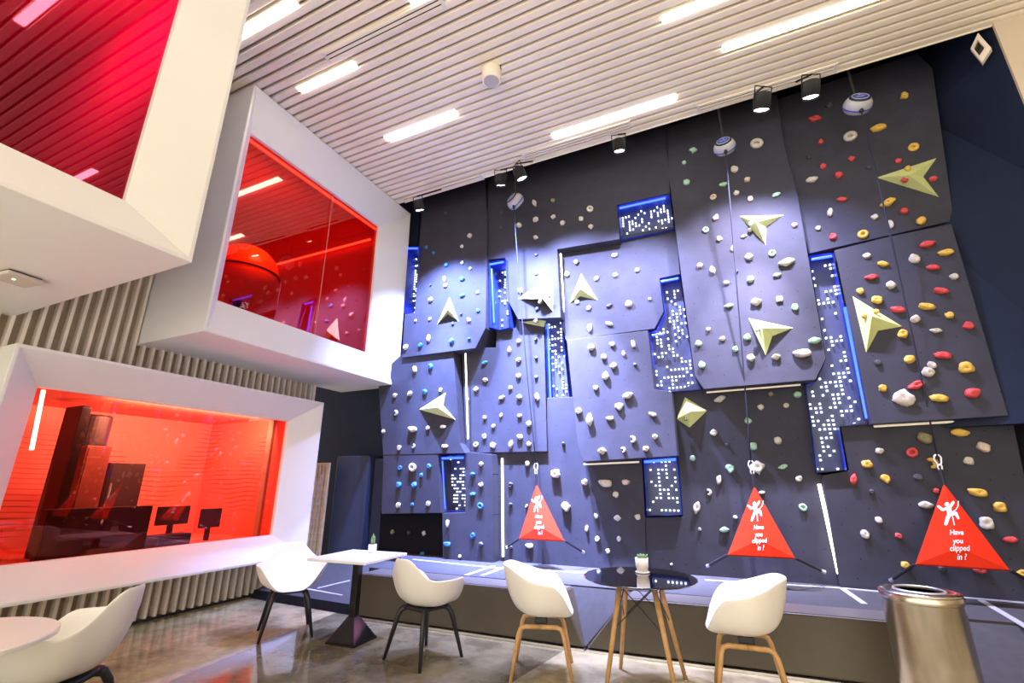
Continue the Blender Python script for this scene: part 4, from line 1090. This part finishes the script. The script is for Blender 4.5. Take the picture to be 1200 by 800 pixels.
def chair(kind, loc, face, label):
    rz = math.atan2(face[0], -face[1])
    t = root('armchair', (loc[0], loc[1], 0), label, 'chair', 'white shell armchairs', rz)
    s = build('seat_shell', shell_bm(kind), M_chair, t, smooth=True)
    md = s.modifiers.new('thick', 'SOLIDIFY'); md.thickness = 0.011; md.offset = 0
    md = s.modifiers.new('round', 'SUBSURF'); md.levels = 1; md.render_levels = 1
    if kind == 'daw':
        build('under_frame', box(B(), -0.15, 0.15, -0.15, 0.15, 0.385, 0.418, 0.012), M_blackpl, t)
        for sx in (-1, 1):
            for sy in (-1, 1):
                b = B(); tube(b, [(sx * 0.10, sy * 0.10, 0.40), (sx * 0.145, sy * 0.145, 0.385), (sx * 0.165, sy * 0.165, 0.34), (sx * 0.235, sy * 0.235, 0.0)], [0.020, 0.024, 0.023, 0.014], 10)
                build('leg', b, M_blackpl, t, smooth=True)
    else:
        build('under_frame', box(B(), -0.15, 0.15, -0.05, 0.05, 0.376, 0.424, 0.01), M_blackpl, t)
        for sy in (-1, 1):
            for sx in (-1, 1):
                pts = [(sx * 0.165, 0, 0.362), (sx * 0.168, sy * 0.125, 0.362), (sx * 0.17, sy * 0.158, 0.35), (sx * 0.175, sy * 0.175, 0.315), (sx * 0.235, sy * 0.235, 0.0)]
                b = B(); tube(b, pts, [0.017, 0.017, 0.018, 0.018, 0.013], 10); build('leg', b, M_oak, t, smooth=True)
    return t
chair('daw', (-4.28, 3.84), (0.80, -0.62), 'white shell armchair with black legs against the slatted wall, left of the square table')
chair('daw', (-2.62, 3.86), (0.25, 0.97), 'white shell armchair with black legs seen from behind, right of the square table')
chair('hay', (-1.57, 4.00), (0.90, 0.30), 'white armchair with oak legs left of the round black table')
chair('hay', (-0.06, 4.16), (-0.98, -0.06), 'white armchair with oak legs right of the round black table')
q = chair('daw', (-3.45, 1.60), (-0.80, -0.55), 'white shell armchair in the bottom left corner by the round white table'); q.scale = (1.08, 1.08, 1.08)
# square table
t = root('square_table', (-3.51, 3.95, 0), 'square white table on a black pedestal', 'table', rz=R(3))
build('tabletop', box(B(), -0.35, 0.35, -0.33, 0.33, 0.725, 0.75, 0.004), M_table, t)
build('column', box(B(), -0.035, 0.035, -0.035, 0.035, 0.15, 0.725, 0.004), M_blkgloss, t)
bm = B(); bmesh.ops.create_cone(bm, cap_ends=True, segments=4, radius1=0.225, radius2=0.055, depth=0.19)
bmesh.ops.transform(bm, matrix=Matrix.Translation((0, 0, 0.115)) @ Matrix.Rotation(R(45), 4, 'Z'), verts=bm.verts)
box(bm, -0.165, 0.165, -0.165, 0.165, 0.0, 0.022)
build('base', bm, M_blkgloss, t)
build('top_plate', box(B(), -0.15, 0.15, -0.15, 0.15, 0.712, 0.725), M_blkgloss, t)
# round black table
t = root('round_table', (-0.77, 4.08, 0), 'round black glass topped table on four oak legs', 'table')
b = B(); lathe(b, [(0.0, 0.725), (0.425, 0.725), (0.435, 0.731), (0.435, 0.737), (0.43, 0.74), (0.0, 0.74)], 64); bevel_mod(build('tabletop', b, M_blkglass, t), 0.002)
for f in t.children[0].data.polygons: f.use_smooth = False
b = B(); lathe(b, [(0.0, 0.712), (0.16, 0.712), (0.16, 0.725), (0.0, 0.725)], 24); build('hub', b, M_blackpl, t)
cs = [(-1, -1), (1, -1), (1, 1), (-1, 1)]
for sx, sy in cs:
    b = B(); tube(b, [(sx * 0.125, sy * 0.125, 0.715), (sx * 0.25, sy * 0.25, 0.0)], [0.021, 0.015], 12); build('leg', b, M_oak, t, smooth=True)
def lp(s, z): k = 0.125 + (0.715 - z) / 0.715 * 0.125; return Vector((s[0] * k, s[1] * k, z))
for i in range(4):
    a, c2 = cs[i], cs[(i + 1) % 4]
    b = B(); tube(b, [lp(a, 0.69), lp(c2, 0.40)], 0.004, 6); build('wire_brace', b, M_blackpl, t)
    b = B(); tube(b, [lp(c2, 0.69), lp(a, 0.40)], 0.004, 6); build('wire_brace', b, M_blackpl, t)
# round white table at the lower left
t = root('round_table', (-3.42, 1.08, 0), 'round white table cut off by the lower left corner', 'table')
b = B(); lathe(b, [(0.0, 0.722), (0.425, 0.722), (0.44, 0.728), (0.44, 0.745), (0.435, 0.75), (0.0, 0.75)], 64); build('tabletop', b, M_table, t)
b = B(); lathe(b, [(0.25, 0.0), (0.25, 0.012), (0.04, 0.03), (0.035, 0.722)], 32); build('pedestal', b, M_blkgloss, t)
# plants
p = onz(436, 647.5, 0.75)
t = root('potted_cactus', (p.x, p.y, 0.75), 'small cactus in a square white pot on the square table', 'potted plant')
build('pot', box(B(), -0.032, 0.032, -0.032, 0.032, 0, 0.085, 0.006), M_pot, t)
build('soil', box(B(), -0.027, 0.027, -0.027, 0.027, 0.084, 0.088), M_soil, t)
for (dx, dy, h, r) in ((0.0, 0.0, 0.10, .013), (-0.016, 0.006, 0.07, .011), (0.016, -0.004, 0.08, .011), (0.004, -0.016, 0.055, .010), (-.006, .016, .06, .010)):
    b = B(); tube(b, [(dx, dy, 0.086), (dx * 1.3, dy * 1.3, 0.086 + h * 0.5), (dx * 1.6, dy * 1.6, 0.086 + h)], [r, r * 1.05, r * 0.25], 8); build('stem', b, M_leaf, t, smooth=True)
p = onz(753, 671, 0.74)
t = root('potted_succulent', (p.x, p.y, 0.74), 'small succulent in a round white pot on the round black table', 'potted plant')
b = B(); lathe(b, [(0.0, 0.010), (0.040, 0.010), (0.050, 0.05), (0.053, 0.115), (0.046, 0.115), (0.046, 0.10), (0.0, 0.10)], 32); build('pot', b, M_pot, t, smooth=True)
b = B(); lathe(b, [(0.0, 0.0), (0.052, 0.0), (0.060, 0.008), (0.050, 0.014), (0.0, 0.012)], 32); build('saucer', b, M_pot, t, smooth=True)
for i in range(9):
    a = i * 2.4; rr = 0.008 + 0.003 * i
    b = B(); tube(b, [(rr * math.cos(a), rr * math.sin(a), 0.10), (1.3 * rr * math.cos(a), 1.3 * rr * math.sin(a), 0.125), (1.5 * rr * math.cos(a), 1.5 * rr * math.sin(a), 0.142)], [0.010, 0.012, 0.003], 7)
    build('leaf', b, M_leaf, t, smooth=True)
# steel bin
t = root('litter_bin', (1.04, 4.27, 0), 'round stainless steel litter bin at the lower right', 'bin')
b = B(); lathe(b, [(0.212, 0.02), (0.215, 0.025), (0.215, 0.70), (0.222, 0.705), (0.222, 0.742), (0.216, 0.75)], 64); build('body', b, M_steel, t, smooth=True)
bevel_mod(t.children[0], 0.002)
b = B(); lathe(b, [(0.22, 0.745), (0.218, 0.756), (0.175, 0.766), (0.135, 0.760), (0.128, 0.745)], 64); build('rim', b, M_steel, t, smooth=True)
b = B(); tube(b, [(0.135 * math.cos(2 * math.pi * i / 40), 0.135 * math.sin(2 * math.pi * i / 40), 0.762) for i in range(41)], 0.008, 8, cap=False); build('opening_ring', b, M_carab, t, smooth=True)
b = B(); lathe(b, [(0.13, 0.75), (0.128, 0.50), (0.0, 0.50)], 40); build('inner_liner', b, mat('bin_liner_red', (0.16, 0.02, 0.02), 0.5, var=0.1), t)
b = B(); lathe(b, [(0.20, 0.0), (0.208, 0.0), (0.208, 0.03), (0.195, 0.03)], 48); build('base_ring', b, M_blackpl, t)
